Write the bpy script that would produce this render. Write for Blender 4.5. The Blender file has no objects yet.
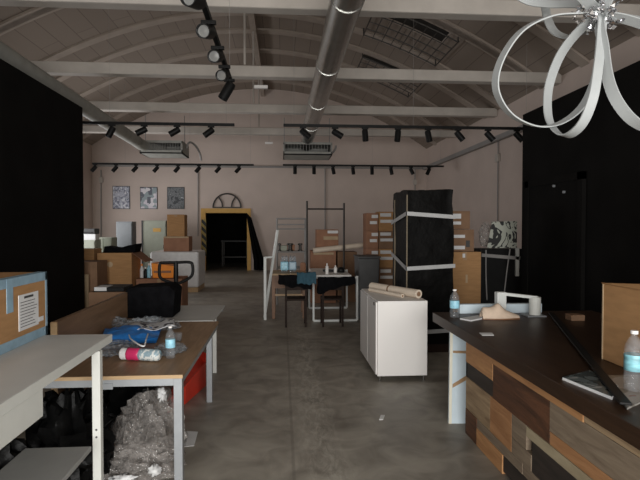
import bpy, math, random
from mathutils import Vector, Matrix, noise
random.seed(7)
scn = bpy.context.scene
col = scn.collection
PI = math.pi

# ------------------------------------------------------------------ camera
FPX = 518.0
TH, PH, EYE = math.atan(38/FPX), math.atan(13/FPX), 1.62
VF = Vector((math.sin(TH)*math.cos(PH), math.cos(TH)*math.cos(PH), -math.sin(PH)))
VR = Vector((math.cos(TH), -math.sin(TH), 0))
VU = VR.cross(VF)
cd = bpy.data.cameras.new('camera'); cd.sensor_width = 36; cd.lens = FPX/640*36
cam = bpy.data.objects.new('camera', cd); col.objects.link(cam)
cam.location = (0, 0, EYE)
cam.rotation_euler = Matrix((VR, VU, -VF)).transposed().to_euler()
cd.clip_start = .05; cd.clip_end = 200
scn.camera = cam

def _ray(px, py):
    return VF + VR*((px-320)/FPX) + VU*((240-py)/FPX)
def at_y(px, py, y):
    d = _ray(px, py); return Vector((0, 0, EYE)) + d*(y/d.y)
def at_z(px, py, z):
    d = _ray(px, py); return Vector((0, 0, EYE)) + d*((z-EYE)/d.z)
def at_x(px, py, x):
    d = _ray(px, py); return Vector((0, 0, EYE)) + d*(x/d.x)

# ------------------------------------------------------------------ materials
def _new(name):
    m = bpy.data.materials.new(name); m.use_nodes = True
    nt = m.node_tree; b = nt.nodes['Principled BSDF']
    return m, nt, b
def mat(name, c, rough=.6, metal=0, var=.12, scale=8, bump=0, spec=.5, alpha=1, stretch=None, detail=4):
    m, nt, b = _new(name); L = nt.links.new
    tc = nt.nodes.new('ShaderNodeTexCoord'); mp = nt.nodes.new('ShaderNodeMapping')
    L(tc.outputs['Object'], mp.inputs[0])
    if stretch: mp.inputs['Scale'].default_value = stretch
    n = nt.nodes.new('ShaderNodeTexNoise'); n.inputs['Scale'].default_value = scale; n.inputs['Detail'].default_value = detail
    L(mp.outputs[0], n.inputs['Vector'])
    r = nt.nodes.new('ShaderNodeValToRGB')
    r.color_ramp.elements[0].position = .3; r.color_ramp.elements[1].position = .7
    r.color_ramp.elements[0].color = [max(0, v*(1-var)) for v in c]+[1]
    r.color_ramp.elements[1].color = [min(1, v*(1+var)) for v in c]+[1]
    L(n.outputs['Fac'], r.inputs[0]); L(r.outputs[0], b.inputs['Base Color'])
    b.inputs['Roughness'].default_value = rough; b.inputs['Metallic'].default_value = metal
    b.inputs['Specular IOR Level'].default_value = spec
    if bump:
        bp = nt.nodes.new('ShaderNodeBump'); bp.inputs['Strength'].default_value = bump; bp.inputs['Distance'].default_value = .02
        L(n.outputs['Fac'], bp.inputs['Height']); L(bp.outputs[0], b.inputs['Normal'])
    if alpha < 1: b.inputs['Alpha'].default_value = alpha
    return m
def wood(name, dark, light, scale=3, axis='Y', rough=.45, bump=.15):
    s = {'X': (1, 9, 9), 'Y': (9, 1, 9), 'Z': (9, 9, 1)}[axis]
    m, nt, b = _new(name); L = nt.links.new
    tc = nt.nodes.new('ShaderNodeTexCoord'); mp = nt.nodes.new('ShaderNodeMapping'); mp.inputs['Scale'].default_value = s
    L(tc.outputs['Object'], mp.inputs[0])
    n = nt.nodes.new('ShaderNodeTexNoise'); n.inputs['Scale'].default_value = scale; n.inputs['Detail'].default_value = 8; n.inputs['Roughness'].default_value = .65
    n.inputs['Distortion'].default_value = .6
    L(mp.outputs[0], n.inputs['Vector'])
    r = nt.nodes.new('ShaderNodeValToRGB'); r.color_ramp.elements[0].position = .32; r.color_ramp.elements[1].position = .68
    r.color_ramp.elements[0].color = list(dark)+[1]; r.color_ramp.elements[1].color = list(light)+[1]
    L(n.outputs['Fac'], r.inputs[0]); L(r.outputs[0], b.inputs['Base Color']); b.inputs['Roughness'].default_value = rough
    bp = nt.nodes.new('ShaderNodeBump'); bp.inputs['Strength'].default_value = bump; bp.inputs['Distance'].default_value = .01
    L(n.outputs['Fac'], bp.inputs['Height']); L(bp.outputs[0], b.inputs['Normal'])
    return m
def film(name, tint=(.8, .8, .8), fac=.3, rough=.12, scale=22):
    """thin clear plastic: see-through, with a glossy crumpled face"""
    m, nt, b = _new(name); L = nt.links.new
    out = nt.nodes['Material Output']
    tr = nt.nodes.new('ShaderNodeBsdfTransparent'); tr.inputs[0].default_value = (.93, .93, .93, 1)
    mx = nt.nodes.new('ShaderNodeMixShader')
    tc = nt.nodes.new('ShaderNodeTexCoord')
    v = nt.nodes.new('ShaderNodeTexNoise'); v.inputs['Scale'].default_value = scale; v.inputs['Detail'].default_value = 5; v.inputs['Distortion'].default_value = 1.4
    L(tc.outputs['Object'], v.inputs['Vector'])
    r = nt.nodes.new('ShaderNodeMapRange'); r.inputs[1].default_value = .35; r.inputs[2].default_value = .75
    r.inputs[3].default_value = fac*.45; r.inputs[4].default_value = min(1, fac*1.9)
    L(v.outputs['Fac'], r.inputs[0]); L(r.outputs[0], mx.inputs[0])
    bp = nt.nodes.new('ShaderNodeBump'); bp.inputs['Strength'].default_value = .7; bp.inputs['Distance'].default_value = .03
    L(v.outputs['Fac'], bp.inputs['Height']); L(bp.outputs[0], b.inputs['Normal'])
    b.inputs['Base Color'].default_value = list(tint)+[1]; b.inputs['Roughness'].default_value = rough
    b.inputs['Specular IOR Level'].default_value = .8
    L(tr.outputs[0], mx.inputs[1]); L(b.outputs[0], mx.inputs[2]); L(mx.outputs[0], out.inputs[0])
    return m

M = {}
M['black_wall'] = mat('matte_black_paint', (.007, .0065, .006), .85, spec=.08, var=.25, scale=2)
M['black'] = mat('black_plastic', (.008, .008, .008), .5, spec=.2, var=.2)
M['black_cloth'] = mat('black_cloth', (.006, .006, .007), .9, spec=.04, var=.3, scale=14, bump=.4)
M['black_film'] = mat('black_stretch_film', (.0035, .0032, .003), .5, spec=.06, var=.3, scale=9, bump=.5)
M['bag_black'] = mat('black_bin_bag', (.005, .005, .005), .35, spec=.09, var=.3, scale=11, bump=.5)
M['dark_grey'] = mat('dark_grey_plastic', (.05, .05, .05), .6)
M['wall'] = mat('pinkish_plaster', (.60, .505, .45), .9, var=.05, scale=1.2, bump=.05, spec=.2)
M['beam'] = mat('pale_painted_beam', (.52, .48, .435), .8, var=.08, scale=3, spec=.2)
M['rib'] = mat('ceiling_rib_paint', (.40, .34, .29), .85, var=.08, scale=3, spec=.2)
M['duct'] = mat('galvanised_duct', (.42, .42, .40), .26, .9, var=.12, scale=5)
M['duct_dull'] = mat('dull_grey_duct', (.36, .36, .33), .6, .0, var=.12, scale=5)
M['steel'] = mat('grey_steel', (.30, .315, .33), .45, .35, var=.06)
M['chrome'] = mat('chrome', (.6, .6, .6), .2, 1, var=.05)
M['dark_steel'] = mat('dark_steel', (.06, .055, .05), .5, .5)
M['grey_pipe'] = mat('grey_conduit', (.30, .29, .28), .6, var=.06)
M['white'] = mat('white_laminate', (.80, .775, .75), .5, var=.02, scale=2)
M['white_metal'] = mat('white_painted_metal', (.66, .68, .66), .5, var=.04)
M['paper'] = mat('white_paper', (.72, .72, .72), .85, var=.05, spec=.1)
M['kraft_white'] = mat('cream_paper_roll', (.68, .58, .47), .8, var=.06)
M['bench'] = mat('grey_bench_laminate', (.52, .52, .50), .5, var=.05, scale=4)
M['bench_white'] = mat('pale_grey_painted_steel', (.66, .67, .63), .5, var=.04)
M['card'] = mat('cardboard', (.41, .232, .108), .85, var=.1, scale=6, spec=.1, stretch=(1, 1, 6))
M['card_dark'] = mat('dark_cardboard', (.24, .145, .09), .85, var=.12, scale=6, spec=.1)
M['card_red'] = mat('reddish_cardboard', (.31, .165, .105), .85, var=.12, scale=6, spec=.1)
M['card_light'] = mat('light_cardboard_edge', (.45, .34, .22), .85, var=.1, spec=.1)
M['tape_blue'] = mat('pale_blue_tape', (.28, .42, .52), .35, var=.15, scale=14)
M['tape_brown'] = mat('brown_tape', (.38, .24, .13), .3, var=.08)
M['orange'] = mat('orange_plastic', (.95, .30, .03), .45, var=.06)
M['red'] = mat('red_plastic', (.62, .045, .025), .35, var=.12, scale=6)
M['yellow'] = mat('yellow_paint', (.62, .36, .09), .6, var=.08)
M['blue_bag'] = mat('blue_plastic_bag', (.02, .19, .58), .4, var=.2, scale=16, bump=.3)
M['pink'] = mat('crimson_wrapper', (.55, .03, .12), .4, var=.1)
M['teal'] = mat('teal_cloth', (.03, .085, .12), .85, var=.2, scale=20, bump=.4)
M['label_blue'] = mat('pale_blue_label', (.30, .60, .74), .4, var=.25, scale=30)
M['label_green'] = mat('green_blue_label', (.20, .44, .50), .35, var=.6, scale=9, stretch=(1, 1, 3))
M['sage'] = mat('sage_green_metal', (.34, .36, .29), .6, var=.05)
M['locker'] = mat('blue_grey_metal', (.20, .215, .225), .5, var=.05)
M['lens'] = mat('lamp_lens', (.30, .30, .29), .12, .3, var=.03, spec=1)
M['clay'] = mat('beige_clay', (.66, .52, .40), .8, var=.1, scale=14)
M['ribbon'] = mat('white_silicone_ribbon', (.35, .365, .365), .5, var=.03)
M['crystal'] = mat('silver_crystal', (.75, .75, .78), .08, .9, var=.1)
M['white_wrap'] = mat('white_stretch_wrap', (.70, .70, .70), .4, var=.08, scale=10, bump=.35)
M['clear'] = film('clear_plastic_film', (.56, .52, .49), .27, .09, 20)
M['clear_bag'] = film('clear_bag_film', (.62, .68, .74), .22, .12, 26)
M['pet'] = film('clear_bottle_plastic', (.60, .64, .68), .12, .05, 9)
M['floor_board'] = mat('grey_shelf_panel', (.30, .30, .29), .5, var=.05)
M['white_blue'] = mat('pale_blue_white_board', (.58, .68, .74), .6, var=.04)
M['cream_edge'] = mat('cream_board_edge', (.75, .72, .6), .7, var=.04)
M['oak'] = wood('oak_tabletop', (.23, .142, .08), (.37, .24, .142), 2.5, 'Y', .5)
M['oak_edge'] = wood('oak_edge', (.38, .25, .13), (.50, .34, .18), 2.5, 'X', .5)
M['screen_wood'] = wood('brown_screen_wood', (.18, .108, .062), (.27, .165, .10), 2, 'Y', .45)
M['orange_wood'] = wood('orange_brown_wood', (.16, .075, .035), (.24, .12, .06), 3, 'Z', .5)
M['dark_wood'] = wood('dark_stained_wood', (.012, .006, .004), (.028, .015, .010), 3, 'Z', .6)
M['worktop'] = wood('dark_walnut_worktop', (.026, .013, .007), (.050, .026, .014), 2, 'Y', .42, .08)
PLANKS = [wood('plank_orange', (.36, .17, .07), (.56, .30, .13), 2.2, 'Y', .65),
          wood('plank_black', (.018, .014, .012), (.045, .034, .028), 2.2, 'Y', .6),
          wood('plank_brown', (.040, .018, .010), (.17, .072, .034), 1.6, 'Y', .6, .4),
          wood('plank_tan', (.22, .145, .08), (.46, .33, .20), 2.6, 'Y', .7, .4),
          wood('plank_grey', (.16, .115, .08), (.28, .22, .155), 2.6, 'Y', .7, .4),
          wood('plank_olive', (.29, .235, .15), (.43, .36, .24), 2.0, 'Y', .65),
          wood('plank_rust', (.28, .125, .05), (.48, .25, .115), 2.2, 'Y', .65, .3)]

def floor_mat():
    m, nt, b = _new('polished_concrete'); L = nt.links.new; N = nt.nodes.new
    tc = N('ShaderNodeTexCoord')
    def nz(scale, det, dist=0, st=None):
        mp = N('ShaderNodeMapping'); L(tc.outputs['Object'], mp.inputs[0])
        if st: mp.inputs['Scale'].default_value = st
        n = N('ShaderNodeTexNoise'); n.inputs['Scale'].default_value = scale; n.inputs['Detail'].default_value = det; n.inputs['Distortion'].default_value = dist
        L(mp.outputs[0], n.inputs['Vector']); return n
    a = nz(.55, 6, .6); c = nz(3.6, 12, .9); f = nz(1.1, 5, .4, (2.4, .5, 1))
    r1 = N('ShaderNodeValToRGB'); r1.color_ramp.elements[0].position = .37; r1.color_ramp.elements[1].position = .65
    r1.color_ramp.elements[0].color = (.17, .152, .126, 1); r1.color_ramp.elements[1].color = (.40, .37, .315, 1)
    mixf = N('ShaderNodeMath'); mixf.operation = 'MULTIPLY_ADD'; mixf.inputs[1].default_value = .5
    half = N('ShaderNodeMath'); half.operation = 'MULTIPLY'; half.inputs[1].default_value = .5
    L(c.outputs['Fac'], half.inputs[0]); L(a.outputs['Fac'], mixf.inputs[0]); L(half.outputs[0], mixf.inputs[2]); L(mixf.outputs[0], r1.inputs[0])
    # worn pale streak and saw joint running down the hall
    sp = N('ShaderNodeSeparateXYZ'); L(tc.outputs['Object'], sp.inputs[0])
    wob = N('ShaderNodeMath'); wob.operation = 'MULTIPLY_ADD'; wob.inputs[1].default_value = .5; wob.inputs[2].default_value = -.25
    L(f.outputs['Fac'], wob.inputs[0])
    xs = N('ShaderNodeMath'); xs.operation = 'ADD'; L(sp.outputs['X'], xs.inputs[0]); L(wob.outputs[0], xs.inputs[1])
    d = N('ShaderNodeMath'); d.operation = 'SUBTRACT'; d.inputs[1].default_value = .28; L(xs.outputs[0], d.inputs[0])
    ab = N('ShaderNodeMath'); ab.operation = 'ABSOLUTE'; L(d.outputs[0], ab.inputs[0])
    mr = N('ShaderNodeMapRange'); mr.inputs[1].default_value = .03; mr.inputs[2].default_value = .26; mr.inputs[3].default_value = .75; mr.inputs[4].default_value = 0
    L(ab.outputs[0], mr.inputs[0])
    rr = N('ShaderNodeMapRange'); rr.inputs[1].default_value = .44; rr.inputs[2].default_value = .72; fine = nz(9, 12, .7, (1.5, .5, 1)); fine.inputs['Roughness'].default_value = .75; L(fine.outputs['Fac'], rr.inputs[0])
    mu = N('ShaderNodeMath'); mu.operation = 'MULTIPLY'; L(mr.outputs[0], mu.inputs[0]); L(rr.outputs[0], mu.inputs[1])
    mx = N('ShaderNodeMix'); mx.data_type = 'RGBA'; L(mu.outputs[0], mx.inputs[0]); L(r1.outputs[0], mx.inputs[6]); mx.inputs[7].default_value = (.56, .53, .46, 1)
    # joints: lengthwise at x = .07 and every 4 m, crosswise every 5 m
    def joint(src, off, period, w):
        s = N('ShaderNodeMath'); s.operation = 'SUBTRACT'; s.inputs[1].default_value = off; L(src, s.inputs[0])
        pm = N('ShaderNodeMath'); pm.operation = 'PINGPONG'; pm.inputs[1].default_value = period/2; L(s.outputs[0], pm.inputs[0])
        q = N('ShaderNodeMapRange'); q.inputs[1].default_value = w*.4; q.inputs[2].default_value = w; q.inputs[3].default_value = .35; q.inputs[4].default_value = 0
        L(pm.outputs[0], q.inputs[0]); return q
    j1 = joint(sp.outputs['X'], .075, 4.2, .016); j2 = joint(sp.outputs['Y'], 8.4, 30, .016)
    mxj = N('ShaderNodeMath'); mxj.operation = 'MAXIMUM'; L(j1.outputs[0], mxj.inputs[0]); L(j2.outputs[0], mxj.inputs[1])
    m2 = N('ShaderNodeMix'); m2.data_type = 'RGBA'; L(mxj.outputs[0], m2.inputs[0]); L(mx.outputs[2], m2.inputs[6]); m2.inputs[7].default_value = (.12, .105, .088, 1)
    L(m2.outputs[2], b.inputs['Base Color'])
    ro = N('ShaderNodeMapRange'); ro.inputs[3].default_value = .38; ro.inputs[4].default_value = .62; L(c.outputs['Fac'], ro.inputs[0]); L(ro.outputs[0], b.inputs['Roughness'])
    bp = N('ShaderNodeBump'); bp.inputs['Strength'].default_value = .12; bp.inputs['Distance'].default_value = .01
    L(c.outputs['Fac'], bp.inputs['Height']); L(bp.outputs[0], b.inputs['Normal'])
    return m
for k_, v_ in (('worktop', .25), ('oak', .3), ('dark_wood', .15), ('screen_wood', .3)): M[k_].node_tree.nodes['Principled BSDF'].inputs['Specular IOR Level'].default_value = v_
M['corner'] = mat('dull_corner_board', (.20, .16, .11), .8, var=.1)
M['strap'] = mat('pale_strap', (.42, .42, .42), .5, var=.06)
M['floor'] = floor_mat()
def ceil_mat():
    m, nt, b = _new('boarded_vault'); L = nt.links.new; N = nt.nodes.new
    uv = N('ShaderNodeUVMap'); br = N('ShaderNodeTexBrick'); L(uv.outputs[0], br.inputs['Vector'])
    br.inputs['Color1'].default_value = (.27, .225, .188, 1); br.inputs['Color2'].default_value = (.30, .25, .21, 1); br.inputs['Mortar'].default_value = (.18, .147, .122, 1)
    br.inputs['Scale'].default_value = 1; br.inputs['Mortar Size'].default_value = .011; br.inputs['Mortar Smooth'].default_value = .6
    br.inputs['Brick Width'].default_value = 3.0; br.inputs['Row Height'].default_value = .42
    br.offset = .5
    L(br.outputs[0], b.inputs['Base Color']); b.inputs['Roughness'].default_value = .9; b.inputs['Specular IOR Level'].default_value = .15
    return m
M['ceiling'] = ceil_mat()
def pattern(name, cols, scale, kind='noise', rough=.6, seed=0.0, stops=None):
    """printed surface: hard-edged patches"""
    m, nt, b = _new(name); L = nt.links.new; N = nt.nodes.new
    tc = N('ShaderNodeTexCoord'); mp = N('ShaderNodeMapping'); mp.inputs['Location'].default_value = (seed, seed*1.3, seed*.7); L(tc.outputs['Object'], mp.inputs[0])
    if kind == 'noise':
        t = N('ShaderNodeTexNoise'); t.inputs['Scale'].default_value = scale; t.inputs['Distortion'].default_value = 1.5; t.inputs['Detail'].default_value = 2; o = t.outputs['Fac']
    else:
        t = N('ShaderNodeTexVoronoi'); t.inputs['Scale'].default_value = scale
        if kind == 'cells': t.distance = 'CHEBYCHEV'
        sx = N('ShaderNodeSeparateXYZ'); L(t.outputs['Color'], sx.inputs[0]); o = sx.outputs[0]
    L(mp.outputs[0], t.inputs['Vector'])
    r = N('ShaderNodeValToRGB'); r.color_ramp.interpolation = 'CONSTANT'
    n = len(cols); stops = stops or [i/n for i in range(n)]
    while len(r.color_ramp.elements) < n: r.color_ramp.elements.new(.5)
    for e, c, s in zip(r.color_ramp.elements, cols, stops): e.position = s; e.color = list(c)+[1]
    L(o, r.inputs[0]); L(r.outputs[0], b.inputs['Base Color']); b.inputs['Roughness'].default_value = rough
    return m
def hazard():
    m, nt, b = _new('hazard_tape'); L = nt.links.new; N = nt.nodes.new
    tc = N('ShaderNodeTexCoord'); w = N('ShaderNodeTexWave'); w.bands_direction = 'DIAGONAL'; w.inputs['Scale'].default_value = 2.3
    L(tc.outputs['Object'], w.inputs['Vector'])
    r = N('ShaderNodeValToRGB'); r.color_ramp.interpolation = 'CONSTANT'
    r.color_ramp.elements[0].color = (.012, .012, .012, 1); r.color_ramp.elements[1].position = .55; r.color_ramp.elements[1].color = (.38, .28, .07, 1)
    L(w.outputs['Fac'], r.inputs[0]); L(r.outputs[0], b.inputs['Base Color']); return m
M['hazard'] = hazard()
M['graphic'] = pattern('black_white_print', [(.03, .03, .03), (.50, .52, .45), (.03, .03, .03), (.5, .52, .45)], 3.2, 'noise', .5, 2.3, [0, .40, .55, .60])

# ------------------------------------------------------------------ mesh builder
def world_loc(o):
    v = Vector((0, 0, 0))
    while o: v += o.location; o = o.parent
    return v
class MB:
    def __init__(s): s.v = []; s.f = []; s.mi = []; s.cur = 0; s.xf = None; s.uv = None; s.smooth = False
    def add(s, vs, fs):
        b = len(s.v)
        for p in vs:
            p = Vector(p); s.v.append(s.xf @ p if s.xf else p)
        for f in fs: s.f.append([b+i for i in f]); s.mi.append(s.cur)
        return s
    def box(s, x0, x1, y0, y1, z0, z1):
        return s.add([(x0,y0,z0),(x1,y0,z0),(x1,y1,z0),(x0,y1,z0),(x0,y0,z1),(x1,y0,z1),(x1,y1,z1),(x0,y1,z1)],
                     [(0,3,2,1),(4,5,6,7),(0,1,5,4),(1,2,6,5),(2,3,7,6),(3,0,4,7)])
    def hexa(s, bot, top):
        return s.add(list(bot)+list(top), [(0,3,2,1),(4,5,6,7),(0,1,5,4),(1,2,6,5),(2,3,7,6),(3,0,4,7)])
    def bar(s, p0, p1, w, h=None, up=(0,0,1)):
        p0, p1 = Vector(p0), Vector(p1); h = h or w; d = (p1-p0).normalized(); up = Vector(up)
        if abs(d.dot(up)) > .95: up = Vector((0,1,0))
        a = d.cross(up).normalized(); b = a.cross(d).normalized()
        q = lambda p: [p-a*w/2-b*h/2, p+a*w/2-b*h/2, p+a*w/2+b*h/2, p-a*w/2+b*h/2]
        return s.add(q(p0)+q(p1), [(0,1,2,3),(7,6,5,4),(0,4,5,1),(1,5,6,2),(2,6,7,3),(3,7,4,0)])
    def tube(s, pts, r, n=10, caps=True, closed=False):
        pts = [Vector(p) for p in pts]; m = len(pts); rs = r if isinstance(r, (list, tuple)) else [r]*m
        rings = []; prev = None
        for i, p in enumerate(pts):
            if closed: d = pts[(i+1) % m]-pts[i-1]
            else: d = pts[min(i+1, m-1)]-pts[max(i-1, 0)]
            d.normalize()
            if prev is None:
                a = d.orthogonal().normalized()
            else:
                a = prev-d*prev.dot(d)
                a = a.normalized() if a.length > 1e-6 else d.orthogonal().normalized()
            prev = a; b = d.cross(a)
            rings.append([p+(a*math.cos(2*PI*k/n)+b*math.sin(2*PI*k/n))*rs[i] for k in range(n)])
        vs = [q for rg in rings for q in rg]; fs = []
        for i in range(m if closed else m-1):
            j = (i+1) % m
            for k in range(n): fs.append((i*n+k, i*n+(k+1) % n, j*n+(k+1) % n, j*n+k))
        if caps and not closed:
            fs.append(tuple(range(n))[::-1]); fs.append(tuple((m-1)*n+k for k in range(n)))
        return s.add(vs, fs)
    def lathe(s, prof, c=(0,0,0), n=20):
        c = Vector(c); vs = []; fs = []
        for r, z in prof: vs += [c+Vector((r*math.cos(2*PI*k/n), r*math.sin(2*PI*k/n), z)) for k in range(n)]
        for i in range(len(prof)-1):
            for k in range(n): fs.append((i*n+k, i*n+(k+1) % n, (i+1)*n+(k+1) % n, (i+1)*n+k))
        fs.append(tuple(range(n))[::-1]); fs.append(tuple((len(prof)-1)*n+k for k in range(n)))
        return s.add(vs, fs)
    def prism(s, poly, z0, z1):
        n = len(poly)
        return s.add([(x,y,z0) for x,y in poly]+[(x,y,z1) for x,y in poly],
              [tuple(range(n))[::-1], tuple(range(n,2*n))]+[(i,(i+1)%n,n+(i+1)%n,n+i) for i in range(n)])
    def extrude(s, poly, d):
        """planar polygon of 3-D points pushed along vector d"""
        n = len(poly); d = Vector(d); poly = [Vector(p) for p in poly]
        return s.add(poly+[p+d for p in poly], [tuple(range(n))[::-1], tuple(range(n,2*n))]+[(i,(i+1)%n,n+(i+1)%n,n+i) for i in range(n)])
    def sheet(s, fn, nu, nv):
        vs = [fn(i/nu, j/nv) for j in range(nv+1) for i in range(nu+1)]
        return s.add(vs, [(j*(nu+1)+i, j*(nu+1)+i+1, (j+1)*(nu+1)+i+1, (j+1)*(nu+1)+i) for j in range(nv) for i in range(nu)])
    def blob(s, c, rad, seed=0, amp=.2, freq=2.5, nu=36, nv=20, floor=None, ridge=True):
        c = Vector(c); vs = []; fs = []
        for j in range(nv+1):
            th = PI*j/nv
            for i in range(nu):
                ph = 2*PI*i/nu; d = Vector((math.sin(th)*math.cos(ph), math.sin(th)*math.sin(ph), math.cos(th)))
                q = d*freq+Vector((seed*7.3, seed*3.1, seed*1.7)); k = noise.noise(q)
                if ridge: k = 1-2*abs(k)*1.6; k += .5*(1-2*abs(noise.noise(q*2.3)))-.8
                k = 1+amp*k
                p = c+Vector((d.x*rad[0]*k, d.y*rad[1]*k, d.z*rad[2]*k))
                if floor is not None and p.z < floor: p.z = floor+.002*(1+noise.noise(q*3))
                vs.append(p)
        for j in range(nv):
            for i in range(nu): fs.append((j*nu+i, (j+1)*nu+i, (j+1)*nu+(i+1) % nu, j*nu+(i+1) % nu))
        return s.add(vs, fs)
    def build(s, name, m, parent=None, local=False, bevel=0, smooth=None, solid=0, origin=None):
        me = bpy.data.meshes.new(name)
        if local: off = Vector((0,0,0))
        elif parent: off = world_loc(parent)
        else:
            xs = [p.x for p in s.v]; ys = [p.y for p in s.v]
            off = Vector(origin) if origin else Vector(((min(xs)+max(xs))/2, (min(ys)+max(ys))/2, min(p.z for p in s.v)))
        me.from_pydata([p-off for p in s.v], [], s.f)
        for x in (m if isinstance(m, (list, tuple)) else [m]): me.materials.append(x)
        for p, k in zip(me.polygons, s.mi): p.material_index = k
        if s.smooth if smooth is None else smooth:
            for p in me.polygons: p.use_smooth = True
        me.update()
        o = bpy.data.objects.new(name, me); col.objects.link(o)
        if parent: o.parent = parent
        elif not local: o.location = off
        if solid:
            md = o.modifiers.new('thickness', 'SOLIDIFY'); md.thickness = solid; md.offset = 0
        if bevel:
            md = o.modifiers.new('bevel', 'BEVEL'); md.width = bevel; md.segments = 2; md.limit_method = 'ANGLE'
        return o
def tag(o, label=None, cat=None, group=None, kind=None):
    if label: o['label'] = label
    if cat: o['category'] = cat
    if group: o['group'] = group
    if kind: o['kind'] = kind
    return o
def thing(name, loc, label, cat, group=None, rz=0):
    o = bpy.data.objects.new(name, None); col.objects.link(o); o.location = loc; o.rotation_euler.z = rz
    o.empty_display_size = .1
    return tag(o, label, cat, group)
def struct(name, mb, m, **k):
    return tag(mb.build(name, m, **k), kind='structure')
def spline(pts, n=8, closed=True):
    pts = [Vector(p) for p in pts]; m = len(pts); out = []
    for i in range(m if closed else m-1):
        g = (lambda k: pts[k % m]) if closed else (lambda k: pts[max(0, min(m-1, k))])
        p0, p1, p2, p3 = g(i-1), g(i), g(i+1), g(i+2)
        for k in range(n):
            t = k/n
            out.append(.5*((2*p1)+(p2-p0)*t+(2*p0-5*p1+4*p2-p3)*t*t+(3*p1-p0-3*p2+p3)*t**3))
    if not closed: out.append(pts[-1])
    return out
def smooth_by(o, ang=35):
    for p in o.data.polygons: p.use_smooth = True
    try: o.data.set_sharp_from_angle(angle=math.radians(ang))
    except Exception: pass
    return o

# ------------------------------------------------------------------ the setting
XL, XR, YF, YB = -6.9, 5.5, -3.2, 19.5
XC, HS, SPR, RISE = -.7, 6.2, 4.6, 2.15
def vz(x): return SPR+RISE*(1-((x-XC)/HS)**2)
struct('floor', MB().box(XL-.2, XR+.2, YF-.2, 24, -.1, 0), M['floor'], origin=(0,0,0))
# back wall round the forklift doorway
DX0, DX1, DZ1 = -2.82, -1.30, 2.14
def gable(mb, x0, x1, z0, y0, y1, zt=None):
    n = 12; xs = [x0+(x1-x0)*i/n for i in range(n+1)]
    mb.extrude([(x0,y0,z0),(x1,y0,z0)]+[(x,y0,(zt or (lambda q: vz(q)+.05))(x)) for x in reversed(xs)], (0,y1-y0,0))
w = MB(); gable(w, XL-.2, DX0, 0, YB, YB+.2); gable(w, DX0, DX1, DZ1, YB, YB+.2); gable(w, DX1, XR+.2, 0, YB, YB+.2)
struct('wall_back', w, M['wall'], origin=(0,YB,0))
struct('wall_right', MB().box(XR, XR+.2, YF, YB, 0, 4.75), M['wall'])
WY0, WY1, WZ0, WZ1 = 11.4, 17.2, .6, 2.5
w = MB().box(XL-.2, XL, YF, WY0, 0, 4.75).box(XL-.2, XL, WY1, YB, 0, 4.75).box(XL-.2, XL, WY0, WY1, 0, WZ0).box(XL-.2, XL, WY0, WY1, WZ1, 4.75)
struct('wall_left', w, M['wall'])
FX0, FX1, FZ0, FZ1 = -3.0, 3.4, .35, 3.1
w = MB(); gable(w, XL-.2, FX0, 0, YF-.2, YF); gable(w, FX1, XR+.2, 0, YF-.2, YF)
gable(w, FX0, FX1, FZ1, YF-.2, YF); w.box(FX0, FX1, YF-.2, YF, 0, FZ0)
struct('wall_front', w, M['wall'])
def win_frame(name, axis, a0, a1, z0, z1, c, n):
    mb = MB(); t = .06
    def bx(u0, u1, v0, v1):
        if axis == 'x': mb.box(u0, u1, c-.05, c+.05, v0, v1)
        else: mb.box(c-.05, c+.05, u0, u1, v0, v1)
    bx(a0, a1, z0, z0+t); bx(a0, a1, z1-t, z1)
    for i in range(n+1):
        u = a0+(a1-a0-t)*i/n; bx(u, u+t, z0, z1)
    struct(name, mb, M['steel'])
win_frame('window_1', 'x', FX0, FX1, FZ0, FZ1, YF-.1, 4)
win_frame('window_2', 'y', WY0, WY1, WZ0, WZ1, XL-.1, 4)
# vaulted ceiling with two skylight wells
SKY = [(2.35, 3.58, 10.78, 11.5), (2.2, 3.4, 13.8, 14.3)]
us = sorted(set([XC-HS-.2+(2*HS+.4)*i/40 for i in range(41)]+[v for s in SKY for v in s[:2]]))
vs_ = sorted(set([YF-.2, 3, 6, 9, 12.9, 17, YB+.2]+[v for s in SKY for v in s[2:]]))
ceil = MB(); idx = {}; verts = []; uvs = []
al = 0; arc = [0]
for a, b in zip(us, us[1:]):
    al += math.hypot(b-a, vz(b)-vz(a)); arc.append(al)
for j, y in enumerate(vs_):
    for i, x in enumerate(us): idx[i, j] = len(verts); verts.append((x, y, vz(x))); uvs.append((y, arc[i]))
fs = []
for j in range(len(vs_)-1):
    for i in range(len(us)-1):
        mx, my = (us[i]+us[i+1])/2, (vs_[j]+vs_[j+1])/2
        if any(s[0] < mx < s[1] and s[2] < my < s[3] for s in SKY): continue
        fs.append((idx[i,j], idx[i,j+1], idx[i+1,j+1], idx[i+1,j]))
ceil.add(verts, fs)
co = struct('ceiling', ceil, M['ceiling'], origin=(0,0,0), smooth=True)
ul = co.data.uv_layers.new(name='UVMap')
for lp in co.data.loops: ul.data[lp.index].uv = uvs[lp.vertex_index]
def arc_bar(mb, y, w, h, x0=XL, x1=XR, n=36):
    xs = [x0+(x1-x0)*i/n for i in range(n+1)]; vs = []; f = []
    for x in xs: vs += [(x,y-w/2,vz(x)+.01),(x,y+w/2,vz(x)+.01),(x,y+w/2,vz(x)-h),(x,y-w/2,vz(x)-h)]
    for i in range(n):
        for k in range(4): f.append((i*4+k, i*4+(k+1)%4, (i+1)*4+(k+1)%4, (i+1)*4+k))
    f += [(0,1,2,3), (n*4+3,n*4+2,n*4+1,n*4)]
    mb.add(vs, f)
for k in range(-2, 12):
    y = 9.1+1.53*(k-4)
    if YF < y < YB-.1 and not (10.7 < y < 12.2):
        mb = MB(); arc_bar(mb, y, .26, .05); struct('ceiling_rib', mb, M['rib'])
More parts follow.
